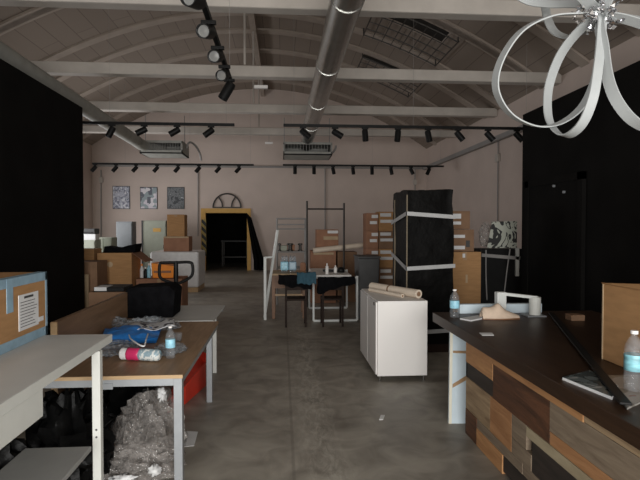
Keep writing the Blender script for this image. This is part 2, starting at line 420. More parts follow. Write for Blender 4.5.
mb = MB(); arc_bar(mb, 10.56, .26, .05); struct('ceiling_rib', mb, M['rib'])
mb = MB(); arc_bar(mb, 12.55, .26, .05); struct('ceiling_rib', mb, M['rib'])
struct('ceiling_ridge', MB().box(XC-.07, XC+.07, YF, YB, vz(XC)-.28, vz(XC)-.02), M['rib'])
BEAMS = [.75, 3.8, 6.9, 10.0, 13.05, 16.1]
for y in BEAMS:
    struct('ceiling_beam', MB().box(XL, XR, y-.11, y+.11, 4.45, 4.66), M['beam'], bevel=.02)
    struct('trim_hanger', MB().tube([(XC, y, 4.7), (XC, y, vz(XC))], .022, 8), M['beam'])
SKYG = [(1.95, 3.7, 10.75, 12.35), (2.15, 3.75, 13.8, 15.25)]
M['sky_dark'] = mat('covered_skylight', (.012, .011, .010), .6)
for k, (x0, x1, y0, y1) in enumerate(SKY):
    zt = vz(x0)+.22
    wl = MB()
    for (a, b, c, d) in ((x0,x1,y0-.03,y0),(x0,x1,y1,y1+.03)):
        wl.extrude([(a,c,vz(a)),(b,c,vz(b)),(b,c,zt),(a,c,zt)], (0,d-c,0))
    wl.box(x0-.03, x0, y0-.03, y1+.03, vz(x0)-.0, zt).box(x1, x1+.03, y0-.03, y1+.03, vz(x1), zt)
    struct('window_%d' % (k+3), wl, M['rib'])
    cv = MB(); xs_ = [x0-.03+(x1-x0+.06)*i/8 for i in range(9)]
    for xa_, xb_ in zip(xs_, xs_[1:]): cv.hexa([(xa_,y0-.03,vz(xa_)+.05),(xb_,y0-.03,vz(xb_)+.05),(xb_,y1+.03,vz(xb_)+.05),(xa_,y1+.03,vz(xa_)+.05)], [(xa_,y0-.03,vz(xa_)+.09),(xb_,y0-.03,vz(xb_)+.09),(xb_,y1+.03,vz(xb_)+.09),(xa_,y1+.03,vz(xa_)+.09)])
    struct('trim_%d' % (k+1), cv, M['sky_dark'])
    x0, x1, y0, y1 = SKYG[k]
    g = thing('skylight_grille', ((x0+x1)/2, (y0+y1)/2, vz((x0+x1)/2)),
              ['dark wire safety grille under the larger nearer roof opening', 'dark wire safety grille under the farther roof opening beside the grey duct'][k], 'grille', 'roof opening grilles')
    off = .16
    bars = MB(); frame = MB()
    P = lambda x, y: Vector((x, y, vz(x)-off))
    for i in range(9):
        x = x0+(x1-x0)*i/8; (frame if i in (0, 8) else bars).tube([P(x,y0-.05), P(x,y1+.05)], .015 if i in (0,8) else .011, 6)
    for j in range(5):
        y = y0+(y1-y0)*j/4
        (frame if j in (0,4) else bars).tube([P(x0+(x1-x0)*i/8, y) for i in range(9)], .015 if j in (0,4) else .011, 6)
    for x in (x0, x1):
        for y in (y0, y1): frame.tube([P(x,y), P(x,y)+Vector((0,0,off))], .014, 6)
    frame.build('grille_frame', M['dark_steel'], g); bars.build('wire_mesh', M['dark_steel'], g)
# black partitions
struct('wall_partition_left', MB().box(-3.36, -3.13, YF, 8.46, 0, 3.5), M['black_wall'])
struct('wall_partition_right', MB().box(4.03, 4.2, YF, 8.46, 0, 3.5), M['black_wall'])
d = struct('door_2', MB().box(3.995, 4.03, 6.72, 8.16, 0, 2.26), M['black_wall'])
MB().box(3.975, 4.03, 6.62, 6.74, 0, 2.36).box(3.975, 4.03, 8.14, 8.26, 0, 2.36).box(3.975, 4.03, 6.62, 8.26, 2.26, 2.36).build('door_frame', M['black_wall'], d)
for px, py in ((553,186),(563,192)):
    p = at_x(px, py, 3.97)
    MB().tube([p, p+Vector((.03,0,0))], .02, 8).build('door_catch', M['steel'], d)
# doorway in the back wall and the dim space behind it
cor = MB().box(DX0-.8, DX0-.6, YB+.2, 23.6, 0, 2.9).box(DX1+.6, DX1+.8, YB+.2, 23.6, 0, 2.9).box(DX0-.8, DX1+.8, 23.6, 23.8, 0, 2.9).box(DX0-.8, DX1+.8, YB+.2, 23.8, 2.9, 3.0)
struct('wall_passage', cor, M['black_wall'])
d = struct('door_1', MB().box(DX0-.17, DX0, YB-.06, YB+.22, 0, DZ1+.17).box(DX1, DX1+.14, YB-.06, YB+.22, 0, DZ1+.17).box(DX0, DX1, YB-.06, YB+.22, DZ1, DZ1+.17), M['yellow'])
MB().box(DX0-.15, DX0+.02, YB-.075, YB+.1, .55, 1.9).build('hazard_strip', M['hazard'], d)
# conduits along the walls
struct('trim_conduit_back', MB().tube([(XL+.1, YB-.05, 3.86), (XR-.05, YB-.05, 3.86)], .04, 8), M['grey_pipe'])
struct('trim_conduit_right', MB().box(XR-.16, XR-.06, 6, YB-.1, 3.78, 3.9), M['grey_pipe'])
for k, (px, y0, y1) in enumerate(((101,170,238),(198,168,236),(325,168,232),(415,168,190))):
    a, b = at_y(px, y0, YB-.04), at_y(px, y1, YB-.04)
    struct('trim_conduit_drop', MB().tube([a, b], .022, 6), M['grey_pipe'])
    c = at_y(px, [180,150,150,182][k], YB-.05)
    if k in (0, 3): struct('trim_junction_box', MB().box(c.x-.07, c.x+.07, YB-.09, YB-.01, c.z-.1, c.z+.1), M['beam'], bevel=.01)
a, b = at_x(498,158,XR-.03), at_x(498,226,XR-.03)
struct('trim_conduit_drop', MB().tube([Vector((a.x,a.y,3.8)), Vector((a.x,a.y,b.z))], .016, 6), M['grey_pipe'])
struct('trim_junction_box', MB().box(XR-.08, XR, a.y-.09, a.y+.09, a.z-.1, a.z+.1), M['beam'], bevel=.01)

# ------------------------------------------------------------------ air ducts
t = thing('air_duct', (.71, 9, 4.1), 'large round spiral metal duct running down the middle of the hall', 'duct')
n = 60
MB().tube([(.71, 1.5+13.0*i/n, 4.1) for i in range(n+1)], .185, 24).build('duct_tube', M['duct'], t, smooth=True)
for y in (3.2, 5.6, 7.9, 10.2, 12.5):
    MB().tube([(.71,y-.025,4.1),(.71,y+.025,4.1)], .192, 24).build('joint_band', M['duct'], t)
dz0, dz1 = 3.62, 3.95
def diffuser(t, x0, x1, y0, y1):
    mb = MB().box(x0, x1, y0, y1, dz0, dz0+.03).box(x0, x1, y1-.03, y1, dz0, dz1).box(x0, x0+.03, y0, y1, dz0, dz1).box(x1-.03, x1, y0, y1, dz0, dz1).box(x0, x1, y0, y0+.03, dz0, dz0+.09).box(x0, x1, y0, y0+.03, dz1-.04, dz1).box(x0, x1, y0, y1, dz1, dz1+.02)
    mb.build('diffuser_box', M['duct_dull'], t)
    g = MB()
    for i in range(16):
        x = x0+.05+(x1-x0-.1)*i/15; g.bar((x,y0+.02,dz0+.08),(x,y0+.02,dz1-.03), .012)
    g.build('diffuser_grille', M['grey_pipe'], t)
    for x in (x0+.03, x1-.03): MB().tube([(x,(y0+y1)/2,dz1),(x,(y0+y1)/2,4.75)], .012, 6).build('hanger_rod', M['grey_pipe'], t)
diffuser(t, .04, 1.40, 14.4, 15.5)
MB().tube(spline([(.71,14.4,4.1),(.71,14.8,4.08),(.71,15.05,3.98),(.71,15.1,3.94)], 6, False), .17, 18).build('duct_elbow', M['duct'], t, smooth=True)
MB().tube(spline([(1.4,15,3.75),(1.48,15,3.78),(1.55,15,3.9),(1.56,15,3.98)], 6, False), .03, 8).build('cable', M['grey_pipe'], t)
t = thing('air_duct', (-3.78, 9, 3.98), 'grey round duct running above the left black partition', 'duct')
MB().tube([(-3.78, 1.5, 4.02)]+[(-3.78, 2+11.9*i/40, 4.02-.004*i) for i in range(41)], .15, 20).build('duct_tube', M['duct_dull'], t, smooth=True)
diffuser(t, -3.84, -2.70, 14.4, 15.4)
MB().tube(spline([(-3.78,13.8,3.86),(-3.78,14.3,3.84),(-3.6,14.7,3.8),(-3.3,14.9,3.76)], 6, False), .15, 18).build('duct_elbow', M['duct_dull'], t, smooth=True)
MB().tube(spline([(-2.7,15,3.85),(-2.62,15,4.02),(-2.5,15.2,3.98),(-2.4,15.4,3.8),(-2.38,15.6,3.6)], 6, False), .03, 8).build('cable', M['grey_pipe'], t)

# ------------------------------------------------------------------ track lights
def rail(x0, x1, y0, y1, z, label, hang):
    cx, cy = (x0+x1)/2, (y0+y1)/2
    t = thing('lighting_rail', (cx, cy, z), label, 'rail', 'lighting rails')
    MB().bar((x0,y0,z),(x1,y1,z), .045, .05).build('rail_bar', M['black'], t)
    for f in hang:
        x, y = x0+(x1-x0)*f, y0+(y1-y0)*f
        MB().tube([(x,y,z),(x,y,vz(x))], .0022, 5).build('hanger_wire', M['grey_pipe'], t)
    return t
RZ = 3.5
rail(-3.85, -.87, 9.68, 9.68, RZ, 'black lighting rail nearer left, four spotlights, crosswise beyond the black partition', (.25, .95))
rail(.03, 4.9, 9.64, 9.64, RZ, 'black lighting rail nearer right, crosswise in front of the grey duct box', (.04, .5, .95))
rail(-5.6, -.85, 15.85, 15.85, RZ, 'black lighting rail farther left, eight spotlights above the wall posters', (.2, .6, .98))
rail(.03, 5.0, 15.78, 15.78, RZ, 'black lighting rail farther right, crosswise below the hanging duct box', (.05, .55, .98))
rail(-.655, -.655, 3.0, 6.85, RZ, 'short black lighting rail running lengthwise overhead near the camera', (.3, .95))
sp0 = None
def make_spot():
    r = bpy.data.objects.new('track_spotlight', None); col.objects.link(r)
    MB().box(-.06,.06,-.02,.02,-.055,-.025).tube([(0,0,-.05),(0,0,-.10)], .014, 8).build('adapter', M['black'], r, local=True, bevel=.004)
    h = MB().lathe([(.028,.085),(.05,.078),(.056,.05),(.056,-.125),(.05,-.125),(.047,-.09)], (0,0,-.03), 18).build('lamp_head', M['black'], r, local=True)
    smooth_by(h); h.location = (0,0,-.115)
    ln = MB().lathe([(.001,-.118),(.046,-.119),(.046,-.124),(.001,-.126)], (0,0,0), 18).build('lens', M['lens'], h, local=True)
    return r
ORD = ['first','second','third','fourth','fifth','sixth','seventh','eighth']
def spot(x, y, z, d, label, group, scale=1):
    global sp0
    if sp0 is None: sp0 = make_spot(); r = sp0
    else:
        r = sp0.copy(); col.objects.link(r)
        for c in sp0.children:
            k = c.copy(); col.objects.link(k); k.parent = r
            for g in c.children:
                q = g.copy(); col.objects.link(q); q.parent = k
    r.location = (x, y, z+.0); r.scale = (scale,)*3
    tag(r, label, 'spotlight', group)
    for c in r.children:
        if c.name.startswith('lamp_head'):
            c.rotation_mode = 'QUATERNION'
            c.rotation_quaternion = Vector((0,0,-1)).rotation_difference(Vector(d).normalized())
def tilt(a, fy=-.12): a = math.radians(a); return (math.sin(a), fy, -math.cos(a))
for i, (px, a) in enumerate(((108,-25),(140,-62),(173,-58),(207,-52))):
    p = at_y(px+4, 125, 9.68)
    spot(p.x, 9.68, RZ, tilt(a), 'black spotlight, %s from the left on the nearer left crosswise rail' % ORD[i], 'spotlights on the nearer left rail', 1.0)
for i, (px, a) in enumerate(((303,48),(335,58),(365,3),(398,-7),(428,10),(458,38),(488,42),(517,42))):
    p = at_y(px, 126, 9.64)
    spot(p.x, 9.64, RZ, tilt(a), 'black spotlight, %s from the left on the nearer right crosswise rail' % ORD[i], 'spotlights on the nearer right rail', 1.02)
for i, px in enumerate((95,116,136,157,178,199,219,239)):
    p = at_y(px, 165, 15.85)
    spot(p.x, 15.85, RZ, tilt(-40), 'small black spotlight, %s from the left on the farther left rail' % ORD[i], 'spotlights on the farther left rail', 1.0)
for i, (px, a) in enumerate(((295,0),(314,0),(333,12),(353,5),(372,0),(391,10),(411,25),(429,-25))):
    p = at_y(px, 166, 15.78)
    spot(p.x, 15.78, RZ, tilt(a), 'small black spotlight, %s from the left on the farther right rail' % ORD[i], 'spotlights on the farther right rail', 1.0)
for i, (y, dd) in enumerate(((4.12,(-.24,-.93,-.25)),(4.76,(-.16,-.95,-.30)),(5.42,(-.13,-.95,-.32)),(6.05,(-.13,-.93,-.36)),(6.6,(-.5,-.1,-.9)))):
    spot(-.655, y, RZ, dd, 'black spotlight, %s from the near end of the short lengthwise rail' % ORD[i], 'spotlights on the lengthwise rail', 1.12)
# small emergency lamps under two tie beams
for (px, py, y, lb) in ((261,87,10.0,'slim white emergency lamp hanging under the second visible tie beam'),(269,143,16.1,'slim white emergency lamp under the farthest tie beam')):
    p = at_y(px, py, y)
    t = thing('emergency_lamp', (p.x, y, p.z), lb, 'lamp')
    w_ = .13 if y < 12 else .12
    MB().box(p.x-w_, p.x+w_, y-.04, y+.04, p.z-.03, p.z+.03).build('lamp_body', M['white'], t, bevel=.01)
    MB().tube([(p.x,y,p.z+.03),(p.x,y,4.47)], .006, 5).build('hanger_wire', M['grey_pipe'], t)

# ------------------------------------------------------------------ ribbon pendant, near right
hub = at_y(600, 12, 2.2); K = (hub-Vector((0,0,EYE))).dot(VF); S = K/FPX
pend = thing('pendant_lamp', hub, 'white looped ribbon pendant lamp with a silver crystal centre', 'lamp')
loops = [  # outline of each loop as offsets from the hub: right, up, depth; and the ribbon width
 ([(0,-3,.0),(-25,-2,.0),(-52,-5,-.03),(-80,-20,-.05),(-100,-50,-.05),(-104,-78,-.03),(-90,-102,.03),(-65,-114,.08),(-40,-111,.11),(-18,-94,.12),(-5,-66,.10),(0,-28,.05)], .046),
 ([(0,-4,0),(-22,-20,.08),(-40,-44,.16),(-51,-74,.2),(-52,-102,.17),(-45,-118,.1),(-33,-124,.02),(-18,-112,-.07),(-7,-86,-.12),(-2,-56,-.10),(1,-26,-.04)], .046),
 ([(2,-6,0),(4,-38,-.06),(9,-70,-.12),(20,-94,-.15),(38,-112,-.12),(62,-118,-.04),(86,-100,.06),(92,-64,.13),(72,-28,.12),(35,-10,.05)], .05),
 ([(-2,7,0),(-25,8,.1),(-52,8,.18),(-74,12,.22),(-92,26,.2),(-92,48,.08),(-62,60,-.1),(-22,54,-.14),(-2,24,-.08)], .04),
 ([(0,-6,0),(-10,-17,.12),(-28,-25,.25),(-45,-20,.32),(-53,-4,.34),(-54,14,.30),(-45,26,.22),(-25,28,.14),(-5,14,.03)], .046),
 ([(4,-4,0),(25,-4,.1),(50,-7,.18),(80,-2,.2),(92,22,.14),(70,46,-.02),(30,46,-.14),(8,14,-.06)], .05),
 ([(0,4,0),(12,16,.04),(30,32,.08),(42,70,.09),(22,100,.04),(-5,90,-.06),(-10,50,-.08)], .05),
 ([(-3,4,0),(-20,18,-.08),(-45,34,-.12),(-60,68,-.1),(-40,94,0),(-12,84,.07),(0,40,.05)], .05)]
for pts, wid in loops:
    path = spline([Vector((0,0,EYE))+_ray(600+a, 12-b)*(K+c) for a, b, c in pts], 10)
    cen = sum(path, Vector())/len(path); wv = sum(((p-cen).cross(path[(i+1) % len(path)]-cen) for i, p in enumerate(path)), Vector()).normalized(); mb = MB(); m_ = len(path); vs = []; fs = []
    for i, p in enumerate(path):
        tg = (path[(i+1) % m_]-path[i-1]).normalized(); ww = (wv-tg*wv.dot(tg))
        ww = ww.normalized() if ww.length > .05 else wv
        nn = tg.cross(ww)*.003; h = ww*wid/2
        vs += [p-h-nn, p+h-nn, p+h+nn, p-h+nn]
    for i in range(m_):
        j = (i+1) % m_
        for k in range(4): fs.append((i*4+k, i*4+(k+1) % 4, j*4+(k+1) % 4, j*4+k))
    mb.add(vs, fs); smooth_by(mb.build('ribbon_loop', M['ribbon'], pend), 50)
cr = MB()
for i in range(190):
    v = Vector((random.gauss(0,1), random.gauss(0,1), random.gauss(0,1))).normalized()*random.uniform(.02,.115); v.z *= .8
    c = hub+v; r = random.uniform(.005,.012); q = Matrix.Rotation(random.random()*6, 3, 'X') @ Matrix.Rotation(random.random()*6, 3, 'Y')
    cr.add([c+q@Vector(a)*r for a in ((1,0,0),(-1,0,0),(0,1,0),(0,-1,0),(0,0,1.5),(0,0,-1.5))], [(0,2,4),(2,1,4),(1,3,4),(3,0,4),(2,0,5),(1,2,5),(3,1,5),(0,3,5)])
cr.build('crystal_cluster', M['crystal'], pend)
MB().tube([hub, (hub.x, hub.y, vz(hub.x))], .006, 8).build('cord', M['grey_pipe'], pend)

# ------------------------------------------------------------------ helpers for boxes, bottles ...
def carton(x0, x1, y0, y1, z0, z1, label, group=None, m='card', tape='tape_brown', labels=(), face='y', open_flap=None, name='cardboard_box'):
    t = thing(name, ((x0+x1)/2, (y0+y1)/2, z0), label, 'box', group)
    MB().box(x0, x1, y0, y1, z0, z1).build('carton', M[m], t, bevel=.006)
    if tape:
        mb = MB(); cx = (x0+x1)/2; w = .03
        mb.box(cx-w, cx+w, y0-.001, y1+.001, z1-.001, z1+.0015).box(cx-w, cx+w, y0-.002, y0, z1-.1*(z1-z0), z1)
        mb.build('tape', M[tape], t)
    for (u0, u1, v0, v1, mm) in labels:
        a, b = x0+(x1-x0)*u0, x0+(x1-x0)*u1; c, d = z0+(z1-z0)*v0, z0+(z1-z0)*v1
        MB().box(a, b, y0-.004, y0, c, d).build('paper_label', M[mm], t)
    if open_flap:
        p, q, s = open_flap
        MB().extrude([p, q, q+s, p+s], (.004,.004,.004)).build('flap', M[m], t)
    return t
def bottle(base, h, d, label, lab='label_blue', group=None, rz=0):
    t = thing('water_bottle', base, label, 'bottle', group)
    b = Vector(base); r = d/2
    prof = [(r*.6,0),(r*.95,h*.012),(r,h*.04),(r*.94,h*.12),(r,h*.2),(r*.95,h*.27),(r*.97,h*.3),(r*.97,h*.62),(r,h*.66),(r*.9,h*.75),(r*.6,h*.85),(r*.32,h*.91),(r*.3,h*.955)]
    o = MB().lathe(prof, b, 24).build('bottle_body', M['pet'], t); smooth_by(o, 60)
    o = MB().lathe([(r*.985,h*.34),(r*.99,h*.345),(r*.99,h*.6),(r*.985,h*.605)], b, 24).build('label_sleeve', M[lab], t); smooth_by(o, 60)
    MB().lathe([(r*.37,h*.945),(r*.38,h*.95),(r*.38,h*.998),(r*.34,h)], b, 16).build('cap', M['white'], t)
    return t
def legs4(t, x0, x1, y0, y1, z, m, w=.04, name='leg', h=None):
    for x in (x0, x1):
        for y in (y0, y1): MB().box(x-w/2, x+w/2, y-w/2, y+w/2, 0, z).build(name, m, t, bevel=.003)

# ------------------------------------------------------------------ near left: packing bench
BX, BY1, BZ = -.985, 3.07, 1.0
bx0 = -1.95
t = thing('packing_bench', ((BX+bx0)/2, 2.2, 0), 'pale grey steel packing bench with a drawer at the left edge', 'workbench')
MB().box(bx0, BX, 1.0, BY1, BZ-.045, BZ).build('benchtop', M['bench'], t, bevel=.004)
o = MB().box(BX-.42, BX-.004, 1.2, 2.21, .835, BZ-.047).build('drawer', M['bench_white'], t, bevel=.004)
MB().box(BX-.006, BX+.0015, 1.0, BY1, BZ-.044, BZ-.002).build('edge_strip', M['bench_white'], t)
for (x, y) in ((BX-.012,2.86),(bx0+.05,2.82),(BX-.05,1.1),(bx0+.05,1.1)):
    lg = MB().box(x-.022, x+.022, y-.022, y+.022, 0, BZ-.046).build('leg', M['bench_white'], t, bevel=.004)
    if x > -1.5 and y > 2: 
        MB().tube([(x,y-.023,.53),(x,y-.021,.53)], .006, 8).tube([(x,y-.023,.49),(x,y-.021,.49)], .006, 8).build('bolt_hole', M['dark_grey'], lg)
MB().box(-1.30, BX+.012, 1.15, 2.70, .475, .50).build('lower_shelf', M['floor_board'], t, bevel=.004)
# the big carton with pale blue tape on it
t = thing('cardboard_box', (-1.62, 2.52, BZ), 'cardboard carton edged with pale blue tape on the grey packing bench', 'box')
b0, b1, c0, c1, z1 = -1.88, -1.36, 1.95, 3.10, 1.36
MB().box(b0, b1, c0, c1, BZ, z1).build('carton', M['card'], t, bevel=.006)
MB().box(b1, b1+.002, c0, c1, z1-.045, z1+.001).box(b1, b1+.002, c0, c1, BZ+.001, BZ+.05).box(b1-.05, b1+.001, c0, c1, z1, z1+.002).box(b1, b1+.002, c1-.02, c1+.001, BZ, z1).box(b1, b1+.003, 2.66, 2.72, 1.19, z1).build('blue_tape', M['tape_blue'], t)
lb = MB().box(b1, b1+.003, 2.775, 2.99, 1.078, 1.265).build('shipping_label', M['paper'], t)
pr = MB().box(b1+.003, b1+.004, 2.83, 2.93, 1.242, 1.254)
for k in range(9): pr.box(b1+.003, b1+.0036, 2.79, 2.79+random.uniform(.12,.19), 1.095+k*.016, 1.0985+k*.016)
pr.build('print', M['dark_grey'], lb)
MB().box(b1, b1+.003, 2.995, 3.05, 1.09, 1.115).build('sticker', M['paper'], t)

# ------------------------------------------------------------------ wooden table, its screen, the grey table behind
TZ = .74
t = thing('wooden_table', (-.95, 3.95, 0), 'wood-topped table on grey steel legs, covered in plastic packaging', 'table')
TX0, TX1, TY0, TY1 = -1.47, -.592, 3.12, 4.88
MB().box(TX0, TX1, TY0, TY1, TZ-.022, TZ).build('tabletop', M['oak'], t, bevel=.002)
MB().box(TX0, TX1, TY0-.004, TY0, TZ-.022, TZ-.001).build('edge_strip', M['oak_edge'], t)
a_ = MB().box(TX0+.02, TX1-.01, TY0+.005, TY0+.045, TZ-.066, TZ-.023).box(TX0+.02, TX1-.01, TY1-.05, TY1-.01, TZ-.066, TZ-.023).box(TX0+.02, TX0+.06, TY0+.04, TY1-.04, TZ-.066, TZ-.023).box(TX1-.05, TX1-.01, TY0+.04, TY1-.04, TZ-.066, TZ-.023)
a_.build('apron', M['steel'], t)
for x in (TX0+.075, TX1-.03):
    for y in (TY0+.03, TY1-.05):
        if y > 4 and x > -1: x -= .05
        if y < 4 and x < -1: y = 3.66
        MB().box(x-.025, x+.025, y-.025+(0 if y > 3.5 else -.003), y+.025, 0, TZ-.024).build('leg', M['steel'], t, bevel=.002)
MB().box(-1.1, -1.0, TY0+.0, TY0+.008, TZ-.08, TZ-.045).build('clip', M['steel'], t)
t = thing('desk_screen', (-1.5, 4.3, 0), 'brown wooden desk screen standing along the left side of the wooden table', 'screen')
MB().box(-1.515, -1.478, 3.52, 5.07, .02, .995).build('panel', M['screen_wood'], t, bevel=.002)
MB().box(-1.517, -1.476, 3.505, 3.52, .02, .995).build('end_strip', M['oak_edge'], t)
for y in (3.6, 5.0): MB().box(-1.56, -1.44, y-.03, y+.03, 0, .02).build('foot', M['steel'], t)
t = thing('side_table', (-1.0, 5.4, 0), 'grey-topped table standing behind the wooden table', 'table')
MB().box(-1.44, -.645, 4.92, 5.89, TZ-.02, TZ).build('tabletop', M['bench'], t, bevel=.002)
MB().box(-1.44, -.645, 4.915, 4.92, TZ-.02, TZ-.001).build('edge_strip', M['white_metal'], t)
MB().box(-1.42, -.66, 4.95, 4.99, TZ-.06, TZ-.021).box(-1.42, -.66, 5.82, 5.86, TZ-.06, TZ-.021).build('apron', M['steel'], t)
for x in (-1.40, -.69):
    for y in (5.0, 5.80):
        if y > 5.5 and x > -1: x = -.75
        MB().box(x-.022, x+.022, y-.022, y+.022, 0, TZ-.021).build('leg', M['bench_white'], t, bevel=.002)
# black case on the grey table
p0 = at_y(122.5, 318, 5.1); p1 = at_y(176, 318, 5.1)
h = .31
o = MB().extrude([(p0.x-.01,5.1,TZ),(p1.x-.03,5.1,TZ),(p1.x-.01,5.1,TZ+h*.84),(p1.x-.07,5.1,TZ+h),(p0.x+.06,5.1,TZ+h*.95),(p0.x-.01,5.1,TZ+h*.70)], (0,.38,0)).build('black_case', M['black_cloth'], bevel=.008)
tag(o, 'black soft case standing on the grey table behind the wooden table', 'case')

# things on the wooden table -----------------------------------------
def on_table(px, py): return at_z(px, py, TZ)
def heap(name, c, rad, m, label, cat, seed, floor, amp=.3, freq=2.6, kind=None, group=None, bake=0):
    o = MB().blob(c, rad, seed, amp, freq, 44, 24, floor).build(name, m, smooth=False)
    smooth_by(o, 50); return tag(o, label, cat, group, kind)
c = on_table(128, 357)
heap('plastic_bag', on_table(114,353)+Vector((0,0,.035)), (.17,.16,.04), M['clear_bag'], 'crumpled clear plastic bag before the blue bag on the wooden table', 'plastic bag', 3, TZ+.003)
heap('plastic_bag', on_table(150,329)+Vector((0,0,.03)), (.24,.14,.07), M['clear_bag'], 'crumpled clear plastic bag behind the blue bag on the wooden table', 'plastic bag', 5, TZ+.003)
heap('plastic_bag', on_table(168,352)+Vector((0.01,0,.02)), (.11,.14,.035), M['clear_bag'], 'flat clear plastic bag around the small bottle on the wooden table', 'plastic bag', 9, TZ+.003)
heap('plastic_bag', on_table(108,327)+Vector((0.02,0.05,.03)), (.13,.12,.05), M['clear_bag'], 'clear plastic bag against the brown wooden desk screen', 'plastic bag', 12, TZ+.003)
# blue carrier bag with its white cord handle
def bag_fn(u, v):
    p = on_table(101+57*u+4*v, 346-12*v-2*u)
    p.z = TZ+.045+.05*math.sin(PI*min(1, max(0, u)))*math.sin(PI*v)**.7+.018*noise.noise(Vector((u*6, v*5, 2)))
    return p
t = thing('blue_bag', on_table(128,342), 'bright blue plastic bag with white cord handle on the wooden table', 'bag')
mb = MB().sheet(bag_fn, 26, 16); mb.sheet(lambda u, v: Vector((bag_fn(u,v).x, bag_fn(u,v).y, TZ+.003 if 0 < u < 1 and 0 < v < 1 else bag_fn(u,v).z-.002)), 26, 16)
smooth_by(mb.build('bag_body', M['blue_bag'], t), 60)
hp = []
for (px, py, dz) in ((129,335,.10),(131,339,.125),(138,344,.125),(144,346,.12),(146,340,.13),(148,334,.11)):
    hp.append(at_z(px, py, TZ+dz-.015))
MB().tube(spline(hp, 6, False), .0055, 8).build('cord_handle', M['paper'], t, smooth=True)
# white and crimson packet
t = thing('plastic_packet', on_table(140,362), 'white and crimson plastic packet lying on the front of the wooden table', 'packet')
a, b = on_table(121,360)+Vector((0,0,.035)), on_table(160,362)+Vector((0,0,.03))
def packet(f0, f1, r=.052):
    pts = [a.lerp(b, f0+(f1-f0)*i/8) for i in range(9)]
    rr = [r*(.72 if (f0 == 0 and i == 0) or (f1 == 1 and i == 8) else 1)*(1+.1*noise.noise(Vector((i*1.7, f0*9, 0)))) for i in range(9)]
    return MB().tube([Vector((p.x, p.y, TZ+.006+.038)) for p in pts], [min(x, .033) if False else x*.75 for x in rr], 16)
packet(0,.22).build('end_wrap', M['paper'], t, smooth=True); packet(.2,.5,.055).build('crimson_band', M['pink'], t, smooth=True)
packet(.48,1,.053).build('printed_wrap', pattern('mixed_print', [(.6,.62,.6),(.25,.35,.4),(.65,.68,.66),(.3,.42,.33)], 22, 'noise', .4), t, smooth=True)
bottle(on_table(170.5,358), .215, .066, 'small water bottle with pale blue label on the wooden table')
o = MB().lathe([(.026,0),(.034,.055),(.036,.06),(.032,.06),(.025,.004)], on_table(178,341), 18).build('plastic_cup', M['pet'], smooth=True)
tag(o, 'clear plastic cup beside the small bottle on the wooden table', 'cup')
pc = [at_z(129,324,TZ+.075), at_z(174,319,TZ+.085), at_z(175,327,TZ+.085), at_z(134,331,TZ+.075)]
strip = MB().sheet(lambda u, v: pc[0].lerp(pc[1], u).lerp(pc[3].lerp(pc[2], u), v)+Vector((0,0,.012*math.sin(u*9)+.01*noise.noise(Vector((u*4,v*3,1))))), 20, 6)
o = strip.build('paper_strip', pattern('spotted_paper', [(.03,.03,.05),(.62,.64,.68),(.66,.68,.7)], 26, 'voronoi', .6, 1.0, [0,.22,.6]), solid=.003, smooth=True)
tag(o, 'white printed paper strip with dark spots by the black case', 'paper')
# red folded plastic piece on the floor beside the table
t = thing('red_crate', at_z(180,392,0), 'red plastic corner box on the floor beside the wooden table', 'box')
q = [at_z(167,414,.0), at_z(186,404,0), at_z(206,386,0), at_z(186,378,0)]
up = [v+Vector((0,0,.12+.12*k)) for v, k in zip(q, (0,.4,1,1))]
MB().hexa(q, up).build('crate_body', M['red'], t, bevel=.006)
MB().extrude([up[1]+Vector((0,0,.0)), up[2], up[2]+Vector((.0,.02,.09)), up[3]+Vector((0,.02,.10)), up[3]], (-.004,-.004,.006)).build('raised_flap', M['red'], t)
# under the table -----------------------------------------
heap('plastic_heap', Vector((-.92,3.64,.10)), (.24,.28,.36), M['clear'], 'large heap of crumpled clear film under the wooden table', 'plastic film', 21, .004, .20, 2.2)
heap('plastic_heap', Vector((-1.0,4.3,.12)), (.10,.2,.2), M['clear'], 'smaller clear film bundle by the right leg of the wooden table', 'plastic film', 25, .004, .2)
heap('plastic_heap', Vector((-.97,3.42,.06)), (.31,.15,.14), M['clear'], 'low spread of clear film at the front of the film heap', 'plastic film', 27, .004, .25)
tag(MB().blob(Vector((-.80,3.5,.50)), (.03,.03,.045), 4, .5, 2.5, 20, 12).build('crumpled_paper', M['paper'], smooth=True), 'small white crumpled paper atop the clear film heap under the table', 'paper')
tag(MB().blob(Vector((-.80,3.27,.10)), (.04,.04,.035), 6, .5, 2.5, 16, 10, .003).build('crumpled_paper', M['paper'], smooth=True), 'white paper ball low in the film heap under the table', 'paper')
tag(MB().blob(Vector((-.98,3.24,.07)), (.08,.035,.02), 8, .5, 2.5, 16, 10, .003).build('crumpled_paper', M['paper'], smooth=True), 'long crushed white paper at the front of the film heap', 'paper')
heap('bin_bag', Vector((-1.20,4.20,.30)), (.19,.32,.30), M['bag_black'], 'black bin bag under the left half of the wooden table', 'bin bag', 31, .004, .3)
heap('bin_bag', Vector((-1.30,3.27,.29)), (.24,.24,.32), M['bag_black'], 'black bin bag beside the packing bench leg, behind its lower shelf', 'bin bag', 33, .004, .3)
heap('bin_bag', Vector((-1.62,2.88,.28)), (.24,.2,.3), M['bag_black'], 'black bin bag under the far end of the packing bench', 'bin bag', 35, .004, .3)
c = at_y(46, 402, 2.95)
t = thing('drink_bottle', (c.x, 2.95, .486), 'slim dark bottle with crimson label behind the bench drawer', 'bottle') if False else None
o = MB().extrude([at_z(182,431,.002), at_z(198,432,.002), at_z(194,446,.002), at_z(182,447,.002)], (0,0,.003)).build('paper_sheet', M['paper'])
tag(o, 'white paper sheet on the floor by the wooden table leg', 'paper')
